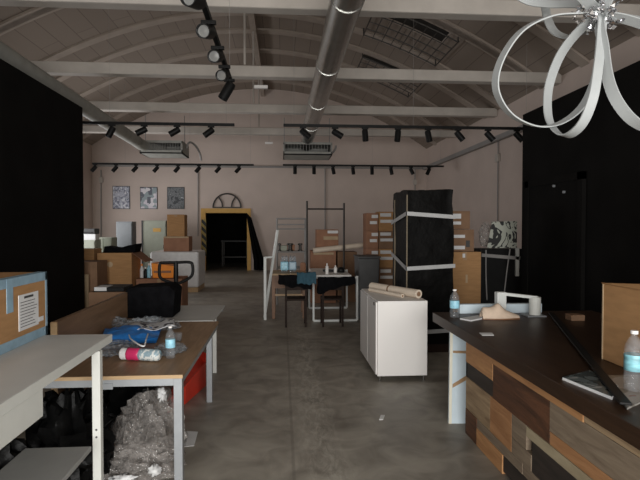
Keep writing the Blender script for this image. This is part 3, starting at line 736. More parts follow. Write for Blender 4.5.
for (px, py, lb) in ((382,418,'white paper scrap on the bare floor before the white cabinet'),(205,365,'white paper scrap on the floor behind the grey table leg')):
    c = at_z(px, py, 0)
    o = MB().extrude([c+Vector((-.035,-.05,.002)), c+Vector((0,-.05,.002)), c+Vector((.035,.05,.002)), c+Vector((.0,.055,.002))], (0,0,.005)).build('paper_scrap', M['paper']); tag(o, lb, 'paper')

# ------------------------------------------------------------------ near right: reclaimed-wood counter
CX, CZ = 1.44, .822
t = thing('counter', (2.0, 2.8, 0), 'long counter of mixed reclaimed wood planks with a dark walnut top', 'counter')
MB().box(CX-.035, 2.95, .6, 4.74, CZ-.085, CZ).build('worktop', M['worktop'], t, bevel=.004)
MB().box(CX+.03, 2.85, .7, 3.92, .06, CZ-.086).build('carcass', M['dark_wood'], t)
MB().box(CX+.06, 2.8, .72, 3.9, 0, .06).build('plinth', M['black'], t)
fr = MB(); ZT = CZ-.086
def plank(y0, y1, z0, z1, k, d=0):
    fr.cur = k; fr.box(CX-.0-d, CX+.03, y1+.002, y0-.002, z0+.0015, z1-.0015)
plank(3.945, 3.425, .565, ZT, 0, .004)
plank(3.945, 3.425, .45, .565, 1)
plank(3.425, 2.35, .685, ZT, 0, .010); plank(2.35, .7, .69, ZT, 3, .006)
plank(3.425, 2.668, .447, .685, 2, .003)
plank(3.945, 3.47, .20, .45, 3, .002); plank(3.47, 3.13, .20, .45, 6, .003); plank(3.13, 2.93, .30, .45, 4, .004)
plank(3.945, 3.71, .0, .20, 2, .004); plank(3.71, 2.98, .13, .2, 4, .002)
plank(3.71, 3.255, .0, .13, 0, .006); plank(3.255, 2.5, .02, .13, 1)
plank(3.13, 2.87, .2, .30, 4, .003); plank(2.98, 2.5, .13, .2, 4)
plank(2.93, 2.0, .385, .447, 5, .006); plank(2.87, 2.1, .2, .385, 1)
plank(2.668, 1.6, .52, .69, 4, .005); plank(2.668, 1.9, .447, .52, 6, .003)
plank(1.6, .7, .5, .69, 2, .002); plank(2.0, .7, .2, .447, 0, .004); plank(2.5, .7, .02, .2, 2); plank(1.9, .7, .447, .5, 4)
fr.build('front_planks', PLANKS, t, bevel=.002)
MB().box(CX, 2.84, 3.92, 3.945, .02, CZ-.087).build('end_panel', M['dark_wood'], t)
# white board leaning under the overhang
t = thing('leaning_board', (1.45, 4.2, 0), 'narrow pale blue-white board with orange tape leaning under the counter overhang', 'board')
ba, bb = at_z(449,423.5,0), at_z(468,423.5,0)
top = CZ-.09
ta, tb = Vector((1.43, 4.30, top)), Vector((1.59, 4.30, top))
MB().hexa([ba, bb, bb+Vector((0,.03,0)), ba+Vector((0,.03,0))], [ta, tb, tb+Vector((0,.03,0)), ta+Vector((0,.03,0))]).build('board', M['white_blue'], t)
def onb(u, v, e=.003): return ba.lerp(bb, u).lerp(ta.lerp(tb, u), v)+Vector((0,-e,0))
MB().extrude([onb(-.02,0), onb(.13,0), onb(.13,1), onb(-.02,1)], (0,.002,0)).build('edge_strip', M['cream_edge'], t)
for v0 in (.38, .76):
    MB().extrude([onb(.15,v0,.005), onb(.95,v0+.09 if v0 < .5 else v0-.01,.005), onb(.95,v0+.14 if v0 < .5 else v0+.02,.005), onb(.15,v0+.04 if v0 < .5 else v0+.025,.005)], (0,.002,0)).build('orange_tape', M['tape_brown'], t)

# things on the counter
def on_c(px, py, e=0): return at_z(px, py, CZ+e)
p = on_c(454.5, 317.5); bottle(p, .25, .085, 'water bottle standing at the far corner of the counter')
p = on_c(633.5, 392); bottle(p, .29, .088, 'large water bottle at the near right of the counter beside the cardboard box', 'label_green')
q = on_c(602, 359)
t = carton(q.x, q.x+.5, q.y-.78, q.y, CZ, CZ+.455, 'open cardboard carton standing on the counter', tape=None)
MB().extrude([(q.x, q.y, CZ+.455), (q.x, q.y-.78, CZ+.455), (q.x-.03, q.y-.76, CZ+.53), (q.x-.02, q.y-.02, CZ+.465)], (-.004,0,0)).build('flap', M['card'], t)
MB().box(q.x-.003, q.x+.001, q.y-.008, q.y+.002, CZ, CZ+.455).build('cut_edge', M['card_light'], t)
# dispenser with two uprights
t = thing('tape_dispenser', on_c(520,318), 'white bridge-shaped tape dispenser at the far end of the counter', 'dispenser')
ya = 4.54
la, ra = at_y(501,292,ya), at_y(535,297,ya-.06)
MB().box(la.x-.045, la.x+.04, ya-.03, ya+.04, CZ, la.z).build('upright', M['white_metal'], t, bevel=.006)
MB().tube([(ra.x,ya-.06,CZ+.012),(ra.x,ya-.06,ra.z)], .05, 20).build('roll_post', M['bench_white'], t)
MB().bar((la.x-.03,ya,la.z-.01),(ra.x+.02,ya-.06,ra.z-.005), .05, .025).build('cross_bar', M['white_metal'], t)
MB().box(ra.x-.1, ra.x+.07, ya-.14, ya+.02, CZ, CZ+.014).build('base_plate', M['steel'], t, bevel=.003)
# clay-coloured shoe form
a, b = on_c(485.5,321), on_c(524,321); y_ = 4.36
def shoe(u, v):
    x = a.x+(b.x-a.x)*u; hgt = .095+.035*math.exp(-((u-.46)/.12)**2)-.07*max(0,u-.45)/.55; w = .05*(.8+.5*math.sin(PI*min(1,u*1.05)))
    ang = PI*v
    return Vector((x, y_-w*math.cos(ang), CZ+.008+hgt*math.sin(ang)**.8*(min(1, u*25+.55))))
t = thing('shoe', (a.x, y_, CZ), 'beige slipper-like shoe lying before the tape dispenser on the counter', 'shoe')
mb = MB().sheet(shoe, 26, 12); smooth_by(mb.build('upper', M['clay'], t), 60)
MB().prism([(a.x+(b.x-a.x)*u, y_-.055*(.8+.5*math.sin(PI*min(1,u*1.05)))) for u in (0,.25,.5,.75,1)]+[(a.x+(b.x-a.x)*u, y_+.055*(.8+.5*math.sin(PI*min(1,u*1.05)))) for u in (1,.75,.5,.25,0)], CZ+.0005, CZ+.012).build('sole', M['orange_wood'], t)
a, b = at_y(459,305,4.66), at_y(541,304,4.66)
o = MB().box(a.x, b.x, 4.64, 4.70, CZ, CZ+.085).build('long_box', M['white_blue'], bevel=.004); tag(o, 'long pale blue-white box along the far edge of the counter', 'box')
o = MB().extrude([on_c(460,319.5,.001), on_c(471,321.5,.001), on_c(486,318.5,.001), on_c(478,316.5,.001)], (0,0,.012)).build('paper_stack', M['paper']); tag(o, 'loose papers beside the far water bottle on the counter', 'paper')
o = MB().extrude([on_c(479,333,.001), on_c(482,335.5,.001), on_c(494,335.5,.001), on_c(492,333,.001)], (0,0,.003)).build('card', M['paper']); tag(o, 'small white card lying alone on the counter', 'card')
# open journal and glossy magazine
M['page'] = pattern('journal_cover', [(.05,.06,.06),(.12,.14,.14),(.30,.31,.30)], 5, 'noise', .25, 4, [0,.5,.62])
t = thing('journal', on_c(588,386), 'dark-covered journal lying near the front edge of the counter', 'journal')
j = [on_c(562.5,380), on_c(612,400), on_c(618,388), on_c(590,373)]
MB().extrude(j, (0,0,.014)).build('pages', M['paper'], t)
MB().extrude([v+Vector((0,0,.0145)) for v in j], (0,0,.002)).build('cover', M['page'], t)
t = None
j = [on_c(627,410), on_c(640,404), on_c(668,398), on_c(650,376), on_c(605,377)]
mg = MB().extrude([Vector((v.x, v.y, v.z+.0006)) for v in j], (0,0,.008)).build('magazine', pattern('glossy_magazine', [(.16,.15,.13),(.26,.25,.23),(.2,.12,.10)], 4, 'noise', .12, 7, [0,.45,.68]))
tag(mg, 'glossy magazine under the large near water bottle', 'magazine')
for o_ in bpy.data.objects:   # the near bottle stands on the magazine
    if o_.get('label', '').startswith('large water bottle'): o_.location.z += .009
a, b = on_c(551,313,.012), on_c(626,404,.027)
o = MB().bar(a, b, .05, .012).build('metal_bar', M['black'], bevel=.004); tag(o, 'long black flat bar lying diagonally across the counter and journal', 'bar')
c = on_c(575,320)
o = MB().box(c.x-.06, c.x+.06, c.y-.05, c.y+.05, CZ, CZ+.05).build('small_carton', M['card_dark'], bevel=.004); tag(o, 'small dark cardboard carton at the far right of the counter', 'box')

# ------------------------------------------------------------------ white cabinet with paper rolls
WX0, WX1, WY0_, WY1_ = .995, 1.525, 5.33, 6.44
t = thing('white_cabinet', ((WX0+WX1)/2, 5.9, 0), 'white low cabinet on short legs in the middle of the floor', 'cabinet')
MB().box(WX0, WX1, WY0_, WY1_, .055, .845).build('body', M['white'], t, bevel=.004)
for (a, b) in ((WY0_+.02, 5.86), (5.88, WY1_-.02)):
    d_ = MB().box(WX0-.016, WX0-.001, a, b, .07, .83).build('door', M['white'], t, bevel=.002)
for x in (WX0+.03, WX1-.03):
    for y in (WY0_+.03, WY1_-.03): MB().tube([(x,y,0),(x,y,.056)], .014, 10).build('leg', M['chrome'], t)
MB().box(WX0-.03, WX0-.014, 5.4, 5.43, .79, .82).build('door_catch', M['dark_steel'], t)
wt = .846
def roll(a, b, r, label, band=None):
    t = thing('paper_roll', (a+b)/2, label, 'paper roll', 'paper rolls on the white cabinet'); d = (b-a).normalized()
    o = MB().tube([a, b], r, 20).build('rolled_sheet', M['kraft_white'], t); smooth_by(o, 40)
    MB().tube([a-d*.001, a+d*.001], r*.55, 16).tube([b-d*.001, b+d*.002], r*.55, 16).build('core', M['card_dark'], t)
    if band is not None:
        c = a.lerp(b, band); MB().tube([c-d*.012, c+d*.012], r*1.03, 20).build('band', M['card_dark'], t)
roll(Vector((1.10,6.28,wt+.048)), Vector((1.475,5.50,wt+.048)), .047, 'larger cream paper roll with brown band on the white cabinet', .42)
roll(Vector((1.05,6.15,wt+.022)), Vector((1.31,5.55,wt+.022)), .021, 'thin cream paper roll beside the larger roll on the white cabinet')

# ------------------------------------------------------------------ black wrapped tower
TX, TW, TY, TD, TH_ = 1.60, .60, 6.52, .88, 2.07
t = thing('wrapped_pallet', (TX+TW/2, TY+TD/2, 0), 'tall tower of goods wrapped in black film with white straps', 'wrapped pallet')
MB().box(TX+.01, TX+TW-.01, TY+.01, TY+TD-.01, 0, .11).build('pallet', M['dark_wood'], t)
def tower(u, v): pass
mb = MB(); nz_ = 26; nu = 44; ring = []
per = [(TX+TW*i/12, TY, 0,-1) for i in range(12)]+[(TX+TW, TY+TD*i/12, 1,0) for i in range(12)]+[(TX+TW-TW*i/12, TY+TD, 0,1) for i in range(12)]+[(TX, TY+TD-TD*i/12, -1,0) for i in range(12)]
n_ = len(per); vs = []
for k in range(nz_+1):
    z = .11+(TH_-.11)*k/nz_
    for i, (x, y, a, b) in enumerate(per):
        e = .012*noise.noise(Vector((x*5, y*5, z*4)))+(.02 if z > 1.84 else 0)*noise.noise(Vector((x*7, y*7, z*9)))
        vs.append((x+a*e, y+b*e, z+(.045*noise.noise(Vector((x*4, y*4, 3)))+.02 if k == nz_ else 0)))
fs = [(k*n_+i, k*n_+(i+1)%n_, (k+1)*n_+(i+1)%n_, (k+1)*n_+i) for k in range(nz_) for i in range(n_)]
vs.append((TX+TW/2, TY+TD/2, TH_+.05)); fs += [(nz_*n_+i, nz_*n_+(i+1)%n_, len(vs)-1) for i in range(n_)]
mb.add(vs, fs); smooth_by(mb.build('wrapped_load', M['black_film'], t), 40)
MB().box(TX-.018, TX-.004, TY-.018, TY-.004, .1, 2.03).build('corner_guard', M['corner'], t)
MB().box(TX-.018, TX+.006, TY+TD*.80, TY+TD*.825, .1, 2.0).build('corner_guard', M['corner'], t)
def zat(py): return at_y(430, py, TY).z
for py, hh, dl, dr in ((213.5,.05,-.115,-.045),(268.5,.05,.15,.035),(332.5,.05,.1,.03)):
    z = zat(py); f0, g = TY-.024, .01; xL_, xR_ = TX-.024, TX+TW+.018
    mb = MB().hexa([(xL_,f0,z-hh/2),(xR_,f0,z-hh/2+dr),(xR_,f0+g,z-hh/2+dr),(xL_,f0+g,z-hh/2)], [(xL_,f0,z+hh/2),(xR_,f0,z+hh/2+dr),(xR_,f0+g,z+hh/2+dr),(xL_,f0+g,z+hh/2)])
    yb_ = TY+TD
    mb.hexa([(xL_,f0,z-hh/2),(xL_+g,f0,z-hh/2),(xL_+g,yb_,z-hh/2+dl),(xL_,yb_,z-hh/2+dl)], [(xL_,f0,z+hh/2),(xL_+g,f0,z+hh/2),(xL_+g,yb_,z+hh/2+dl),(xL_,yb_,z+hh/2+dl)])
    mb.build('strap', M['strap'], t)

# ------------------------------------------------------------------ boxes right of the tower
def px_box(px0, px1, py0, py1, y, dep, label, **k):
    a, b = at_y(px0, py0, y), at_y(px1, py1, y)
    return carton(a.x, b.x, y, y+dep, b.z if k.get('z0') is None else k.pop('z0'), a.z, label, **{q: w for q, w in k.items() if q != 'z0'})
zb = at_y(470, 252, 7.7).z
px_box(449, 480.5, 252, 340, 7.7, .6, 'tall brown carton on the floor right of the black tower', z0=0.0, labels=((.42,.50,.93,.98,'paper'),(.52,.58,.62,.72,'card_light')))
z1 = at_y(470, 229.5, 7.75).z
px_box(450, 474, 229.5, 252, 7.75, .5, 'mid brown carton stacked between two others right of the tower', z0=zb+.006, m='card_dark', tape=None, labels=((.05,.62,.62,.76,'paper'),(.05,.62,.10,.26,'paper'),(.66,.82,.2,.5,'dark_grey')))
px_box(450, 470, 211, 229.5, 7.8, .45, 'small brown carton topmost in the stack right of the tower', z0=z1+.006, m='card_dark', tape=None, labels=((.05,.55,.58,.85,'paper'),(.05,.55,.25,.42,'paper')))
# black display stand with printed sheet
yS = 9.2
a, b = at_y(481,249,yS), at_y(518,249,yS)
t = thing('display_stand', ((a.x+b.x)/2, yS+.3, 0), 'black display stand with white rail behind the counter end', 'stand')
MB().box(a.x, b.x+.1, yS, yS+.5, 0, a.z).build('cabinet_body', M['black'], t, bevel=.01)
zr = at_y(500,256,yS).z
MB().bar((a.x,yS-.03,zr+.02),(b.x+.02,yS-.03,zr-.04), .04, .06).build('rail', M['grey_pipe'], t)
c = at_y(516.5,248,yS); e = at_y(516.5,276,yS)
MB().box(c.x-.03, c.x+.03, yS-.05, yS-.012, e.z, c.z).build('post', M['bench_white'], t)
for pts in (((486,250),(486,275),(487,300)),((510,249),(507,270),(504,296))):
    MB().tube(spline([at_y(q[0],q[1],yS-.03) for q in pts], 6, False), .012, 6).build('cable', M['grey_pipe'], t)
a, b = at_y(489,221,yS+.1), at_y(517,248,yS+.1)
t = thing('printed_panel', ((a.x+b.x)/2, yS+.12, b.z), 'black and white printed panel standing on the black display stand', 'panel')
MB().extrude([(a.x-.03,yS+.1,b.z),(b.x,yS+.1,b.z),(b.x,yS+.1,a.z),(a.x+.06,yS+.1,a.z-.01)], (0,.03,0)).build('print_board', M['graphic'], t, bevel=.004)
a, b = at_y(481,224,yS+.25), at_y(492,247,yS+.25)
heap('plastic_bag', ((a.x+b.x)/2, yS+.3, (a.z+b.z)/2), (.12,.1,.23), M['clear'], 'clear plastic bag left of the printed panel on the display stand', 'plastic bag', 41, b.z+.002, .25)

# ------------------------------------------------------------------ middle back: tables, rails, stacks
# orange-legged wooden work table
yT = 9.1; zT = .80
a, b = at_y(270,276,yT), at_y(307,276,yT)
t = thing('work_table', ((a.x+b.x)/2, yT+.4, 0), 'orange-brown wooden table holding water packs in the middle of the hall', 'table')
MB().box(a.x, b.x, yT, yT+.8, zT-.03, zT).build('tabletop', M['oak_edge'], t, bevel=.004)
MB().box(a.x+.03, b.x-.03, yT+.03, yT+.05, zT-.26, zT-.031).build('apron', M['orange_wood'], t)
legs4(t, a.x+.06, b.x-.05, yT+.06, yT+.74, zT-.031, M['orange_wood'], .055)
MB().bar((a.x+.06,yT+.06,.42),(b.x-.05,yT+.06,.42), .025, .03).build('stretcher', M['oak_edge'], t)
for k, (px, mm) in enumerate(((284.5,'label_blue'),(292.5,'tape_blue'))):
    p = at_y(px, 275, yT+.3)
    t = thing('water_pack', (p.x, yT+.3, zT), ['pale shrink-wrapped water bottle pack, left of two on the wooden table','bluer shrink-wrapped water bottle pack, right of two on the wooden table'][k], 'bottle pack', 'water packs on the wooden table')
    for i in range(3):
        for jx in range(2):
            MB().lathe([(.03,0),(.032,.02),(.032,.2),(.02,.25),(.012,.27),(.012,.3)], (p.x-.033+.066*jx, yT+.22+.07*i, zT+.001), 10).build('bottle', M['pet'], t, smooth=True)
    MB().box(p.x-.07, p.x+.07, yT+.18, yT+.40, zT+.04, zT+.2).build('shrink_wrap', M[mm], t, bevel=.02)
    MB().box(p.x-.065, p.x+.065, yT+.19, yT+.39, zT+.2, zT+.29).build('wrap_top', M['clear_bag'], t, bevel=.02)
p = at_y(303,268,yT+.5)
o = MB().lathe([(.05,0),(.055,.02),(.055,.12),(.04,.16)], (p.x, yT+.5, zT+.001), 14).build('jar', M['card_red']); tag(o, 'red-brown jar beside the blue water pack on the wooden table', 'jar')
# wire shelving behind it
yR = 10.8
a, b = at_y(277,218,yR), at_y(306,218,yR)
t = thing('wire_shelf', ((a.x+b.x)/2, yR+.2, 0), 'low thin grey wire shelving rack behind the wooden table', 'shelf')
for x in (a.x, b.x):
    for y in (yR, yR+.4): MB().tube([(x,y,0),(x,y,a.z)], .017, 8).build('post', M['grey_pipe'], t)
for py in (218.5,224.5,229,252,268):
    z = at_y(290,py,yR).z; mb = MB()
    for y in (yR, yR+.4): mb.tube([(a.x,y,z),(b.x,y,z)], .014, 6)
    for i in range(7): x = a.x+(b.x-a.x)*i/6; mb.tube([(x,yR,z),(x,yR+.4,z)], .006, 5)
    mb.build('shelf_tier', M['grey_pipe'], t)
zsh = at_y(290,252,yR).z+.015
for k, (px0, px1, py, mm, lb) in enumerate(((280,287,246,'sage','small green carton on the wire shelf, left of the brown one'),(287.5,295,245,'card_red','small red-brown carton on the wire shelf'))):
    p, q = at_y(px0,py,yR+.05), at_y(px1,py,yR+.05)
    carton(p.x, q.x, yR+.22, yR+.39, zsh, p.z, lb, m=mm, tape=None)
for k, px in enumerate((279.5, 290, 300)):
    p = at_y(px, 238, yR+.15); r = (.035,.07,.05)[k]
    o = MB().tube([(p.x+r*math.cos(PI*i/10), yR+.15, zsh+.17+r*math.sin(PI*i/10)*(.8)) for i in range(11)], .022, 8).tube([(p.x-r,yR+.15,zsh+.17),(p.x-r,yR+.15,zsh+(.17 if k != 1 else .001))], .01, 6) if False else MB().lathe([(r,0),(r,.02),(r*.6,.03),(r*.6,.12),(r,.13),(r*.95,.16),(r*.3,.165)], (p.x, yR+.09, zsh+.001), 14).build('spool', M['dark_steel'])
    if k == 1: o.location.y += .0
    tag(o, ['small dark spool at the left end of the wire shelf','wide dark spool in the middle of the wire shelf','dark spool at the right end of the wire shelf'][k], 'spool', 'dark spools on the wire shelf')
# tall clothes rail
yC = 10.6
a, b = at_y(307,201,yC), at_y(344,203,yC); zbar = at_y(320,209,yC).z
t = thing('clothes_rail', ((a.x+b.x)/2, yC, 0), 'tall thin dark metal clothes rail beside the wire shelf', 'clothes rail')
for x, zz in ((a.x,a.z),(b.x,b.z)):
    MB().tube([(x,yC,0.03),(x,yC,zz)], .02, 8).build('post', M['dark_steel'], t)
    MB().bar((x,yC-.16,.02),(x,yC+.12,.02), .035, .04).build('foot', M['dark_steel'], t)
MB().tube([(a.x,yC,zbar),(b.x,yC,zbar)], .017, 8).build('hanging_bar', M['dark_steel'], t)
# white leaning frame (trestle)
yA = 8.6
t = thing('trestle', (at_y(264,315,yA).x, yA+.2, 0), 'white slanted trestle ladder left of the wooden table', 'ladder')
MB().bar(at_z(264.5,317.5,0), at_y(277.5,230,yA+.2), .036, .03).build('stile', M['white_metal'], t)
c = at_y(265,257,yA+.45)
MB().bar((c.x,yA+.45,0),(c.x,yA+.45,c.z), .045, .03).build('stile', M['white_metal'], t)
MB().bar((c.x,yA+.45,c.z-.01),at_y(273,257,yA+.4), .03, .03).build('rung', M['white_metal'], t)
# white sled-frame table with things on it
yW = 8.8; zW = .80
x0, x1 = at_y(313.5,320,yW).x, at_y(357,320,yW).x
t = thing('white_table', ((x0+x1)/2, yW+.5, 0), 'white table on white sled-frame legs in the middle of the hall', 'table')
MB().box(x0, x1-.1, yW-.02, yW+1.45, zW-.03, zW).build('tabletop', M['white'], t, bevel=.003)
for y in (yW, yW+1.4):
    mb = MB().bar((x0,y,0.02),(x1,y,.02), .035).bar((x0,y,.02),(x0,y,zW-.03), .032).bar((x1,y,.02),(x1,y,zW-.02), .032).bar((x0,y,zW-.045),(x1,y,zW-.045), .03)
    mb.build('sled_leg', M['white_metal'], t)
for k, (px, h_, r_, mm, lb, nm, ct) in enumerate(((326,.19,.028,'white','slim white bottle on the white table','spray_bottle','bottle'),(336,.13,.03,'white','short white jar on the white table','jar','jar'),(341,.09,.07,'black','black cap lying on the white table','cap','cap'),(330,.035,.11,'dark_grey','flat dark tray on the white table','tray','tray'))):
    p = at_y(px, 270, yW+.35+.12*(k == 2)); yy = yW+(.15 if k == 0 else .45 if k == 1 else .5 if k == 2 else .66)
    pr_ = [(r_,0),(r_,h_*.7),(r_*.4,h_*.8),(r_*.4,h_)] if k < 2 else [(r_,0),(r_*.95,h_*.6),(r_*.6,h_),(.001,h_*1.05)] if k == 2 else [(r_*.9,0),(r_,h_),(r_*.9,h_),(r_*.85,h_*.5)]
    o = MB().lathe(pr_, (p.x, yy, zW+.001), 16).build(nm, M[mm], smooth=k == 2); tag(o, lb, ct)
# two dark wooden chairs with clothes draped
def chair(cx, y0, label):
    t = thing('wooden_chair', (cx, y0+.2, 0), label, 'chair', 'dark wooden chairs before the tables')
    w, dd, hs = .36, .38, .46
    MB().box(cx-w/2, cx+w/2, y0, y0+dd, hs-.03, hs).build('seat', M['dark_wood'], t, bevel=.006)
    for x in (cx-w/2+.02, cx+w/2-.02):
        MB().bar((x,y0+.02,0),(x,y0+.02,.77), .032).build('leg', M['dark_wood'], t)
        MB().bar((x,y0+dd-.02,0),(x,y0+dd-.02,hs-.03), .032).build('leg', M['dark_wood'], t)
    MB().box(cx-w/2+.03, cx+w/2-.03, y0+.01, y0+.03, .60, .76).build('backrest', M['dark_wood'], t)
    MB().bar((cx-w/2+.02,y0+dd-.02,.40),(cx+w/2-.02,y0+dd-.02,.40), .02).build('stretcher', M['dark_wood'], t)
    return t
yK = 8.32
xa, xb = at_y(296,300,yK).x, at_y(333,300,yK).x
chair(xa, yK, 'dark wooden chair under the teal cloth before the wooden table'); chair(xb, yK, 'dark wooden chair under the black coat before the white table')
def drape(name, x0, x1, y, zt, drops, m, label, cat, seed, depth=.06):
    """cloth folded over a chair back: front fall, ridge, rear fall"""
    def fn(u, v):
        x = x0+(x1-x0)*u
        dl = drops[0]+(drops[1]-drops[0])*u+.05*noise.noise(Vector((u*4, seed, 0)))
        s = v*2-1
        z = zt-(abs(s)**1.3)*dl
        yy = y+s*depth*min(1, abs(s)*3)**.5+.018*math.sin(u*14+seed)*abs(s)
        return Vector((x+.015*noise.noise(Vector((u*5, v*5, seed))), yy, z+.012*noise.noise(Vector((u*6, v*3, seed)))))
    o = MB().sheet(fn, 30, 20).build(name, m, solid=.012, smooth=True); return tag(o, label, cat)
drape('black_coat', xa-.28, xa+.25, yK+.02, .845, (.14,.24), M['black_cloth'], 'black coat draped over the chair before the wooden table', 'coat', 2.0)
drape('black_coat', xb-.25, xb+.36, yK+.02, .805, (.26,.10), M['black_cloth'], 'black coat draped over the chair before the white table', 'coat', 5.0, .065)
c0_, c1_ = at_y(297,270,yK), at_y(316,270,yK)
drape('teal_cloth', c0_.x, c1_.x, yK+.02, .885, (.17,.18), M['teal'], 'folded teal cloth lying on top of the black coat', 'cloth', 9.0, .09)
# cartons behind the tables
z0 = 0
px_box(311, 336, 251, 300, 10.95, .5, 'wide brown carton behind the white table, under the labelled carton', z0=0.0, m='card_red', tape=None, labels=((.1,.9,.93,.97,'card_light'),))
zs = at_y(320,251,10.95).z
px_box(316.5, 338.5, 229.5, 251, 11.0, .4, 'labelled brown carton behind the tall clothes rail', z0=zs, m='card_red', tape=None, labels=((.5,.98,.82,.95,'paper'),(.32,.98,.52,.68,'card_light')))
px_box(337.5, 357, 252, 300, 11.1, .5, 'dark brown carton right of the wide carton behind the white table', z0=0.0, m='card_dark', tape=None)
zq = at_y(345,252,11.1).z
ra_, rb_ = at_y(313,250.5,10.85), at_y(364,245,10.9)
t = thing('wrapped_roll', (ra_+rb_)/2, 'long pale roll lying across the cartons behind the white table', 'roll')
o = MB().tube([ra_, ra_.lerp(rb_,.5), rb_], .055, 14).build('rolled_sheet', M['kraft_white'], t); smooth_by(o, 40)
p, q = at_y(351,238,11.2), at_y(357,246,11.2)
a, b = at_y(358.5,262,8.9), at_y(380,262,8.9)
t = thing('grey_bin', ((a.x+b.x)/2, 9.2, 0), 'dark grey bin between the white table and the tall black tower', 'bin')
xm = (a.x+b.x)/2; hw = (b.x-a.x)/2
MB().hexa([(xm-hw*.85,8.95,0),(xm+hw*.85,8.95,0),(xm+hw*.85,9.4,0),(xm-hw*.85,9.4,0)], [(xm-hw,8.9,1.08),(xm+hw,8.9,1.08),(xm+hw,9.45,1.08),(xm-hw,9.45,1.08)]).build('bin_body', M['dark_grey'], t, bevel=.02)
MB().box(xm-hw-.015, xm+hw+.015, 8.885, 9.465, 1.08, 1.11).build('rim', M['dark_grey'], t, bevel=.008)
# double stack of labelled cartons left of the tower
yQ = 9.9
rows = [(213,231),(231,249),(249,268),(268,287),(287,309)]
names = ['topmost','second from top','third from top','fourth from top','bottom']
for c_, (p0_, p1_, mm) in enumerate(((366,378.5,'card_red'),(378.8,396,'card'))):
    for k, (ya_, yb_) in enumerate(rows):
        d_ = -1.5 if c_ and k == 0 else 0
        z_1, z_0 = at_y(p0_, ya_+d_, yQ).z, at_y(p0_, yb_, yQ).z
        if k == 4: z_0 = 0
        if k and c_ == 0: z_1 = at_y(p0_, ya_, yQ).z
        a, b = at_y(p0_, ya_, yQ).x, at_y(p1_, ya_, yQ).x
        t = carton(a+.006, b-.006, yQ+.05*c_, yQ+.4, z_0+.001, z_1-.001, '%s carton, %s, %s column left of the black tower' % (['reddish','brown'][c_], names[k], ['left','right'][c_]),
               'cartons stacked left of the black tower', m=mm if k % 2 == 0 or c_ == 0 else 'card_dark', tape=None,
               labels=((.45,.98,.72,.9,'paper'),(.3,.9,.38,.55,'paper')) if c_ == 0 else ((.1,.75,.74,.92,'paper'),(.1,.9,.42,.58,'paper')))

# ------------------------------------------------------------------ left back
# wrapped white pallet
yP = 13.0
a, b = at_y(150,252,yP), at_y(198.5,252,yP)
zp = a.z
t = thing('wrapped_pallet', ((a.x+b.x)/2, yP+.6, 0), 'low pallet of goods wrapped in white film left of the yellow doorway', 'wrapped pallet')
MB().box(a.x+.02, b.x-.02, yP+.02, yP+1.1, 0, .12).build('pallet', M['oak_edge'], t)
mb = MB().box(a.x, b.x, yP, yP+1.15, .12, zp); mb.build('wrapped_load', M['white_wrap'], t, bevel=.04)
a1, b1_ = at_y(163.5,236,yP+.2), at_y(189,249.5,yP+.2)
zc = at_y(175,236.5,yP+.2).z
carton(a1.x, b1_.x, yP+.2, yP+.7, zp+.001, zc, 'wide brown carton lying on the white wrapped pallet', m='card_red', labels=((.02,.98,.9,1.0,'card_light'),), tape=None)
a1, b1_ = at_y(167,214.5,yP+.25), at_y(184.5,236,yP+.25)
carton(a1.x, b1_.x, yP+.25, yP+.65, zc+.001, a1.z, 'upright brown carton topmost above the white wrapped pallet')
# sage cabinet and grey locker against the wall
def metal_cab(px0, px1, py, y, dep, m, label, name, doors, handle=True):
    a, b = at_y(px0,py,y), at_y(px1,py,y)
    t = thing(name, ((a.x+b.x)/2, y+dep/2, 0), label, 'cabinet')
    MB().box(a.x, b.x, y, y+dep, 0, a.z).build('body', m, t, bevel=.006)
    for k in range(doors):
        u0 = a.x+(b.x-a.x)*k/doors+.02; u1 = a.x+(b.x-a.x)*(k+1)/doors-.02
        d_ = MB().box(u0, u1, y-.015, y-.001, .08, a.z-.04).build('door', m, t, bevel=.003)
        MB().box(u1-.07, u1-.05, y-.035, y-.015, a.z*.5, a.z*.5+.12).build('handle', M['dark_steel'], d_)
    return t, a, b
t, a, b = metal_cab(142.5,166,220.5,17.4,.45,M['sage'],'sage green metal cabinet standing against the back wall','metal_cabinet',1)
MB().box(a.x-.03, a.x+.012, 17.37, 17.86, 0, a.z).build('side_panel', M['dark_grey'], t)
p = at_y(157,230,17.37); MB().box(p.x-.13, p.x+.12, 17.375, 17.384, p.z-.06, p.z+.06).build('sticker', M['yellow'], t)
metal_cab(116,132,221.5,17.6,.5,M['locker'],'narrow blue-grey metal locker against the back wall below the posters','metal_locker',1)
t, a, b = metal_cab(82,95,240,15.6,.5,M['sage'],'low grey cabinet holding the black printer by the left partition','low_cabinet',1)
z_p = a.z
p, q = at_y(82,234,15.7), at_y(96,240,15.7)
o = MB().box(p.x, q.x, 15.65, 16.0, z_p, p.z).build('paper_stack', M['paper'], bevel=.004); tag(o, 'white paper block under the black printer on the low cabinet', 'paper')
zz = p.z; p, q = at_y(82,228.5,15.7), at_y(95.5,234,15.7)
t = thing('printer', ((p.x+q.x)/2, 15.85, zz), 'flat black printer on the white paper block by the left partition', 'printer')
MB().box(p.x, q.x, 15.65, 16.05, zz, p.z).build('printer_body', M['dark_grey'], t, bevel=.02)
MB().box(p.x+.08, q.x-.08, 15.60, 15.66, zz+.02, zz+.05).build('paper_tray', M['black'], t)
metal_cab(95.5,112,237.5,16.4,.5,M['sage'],'low grey-green cabinet behind the big open carton','low_cabinet',2)
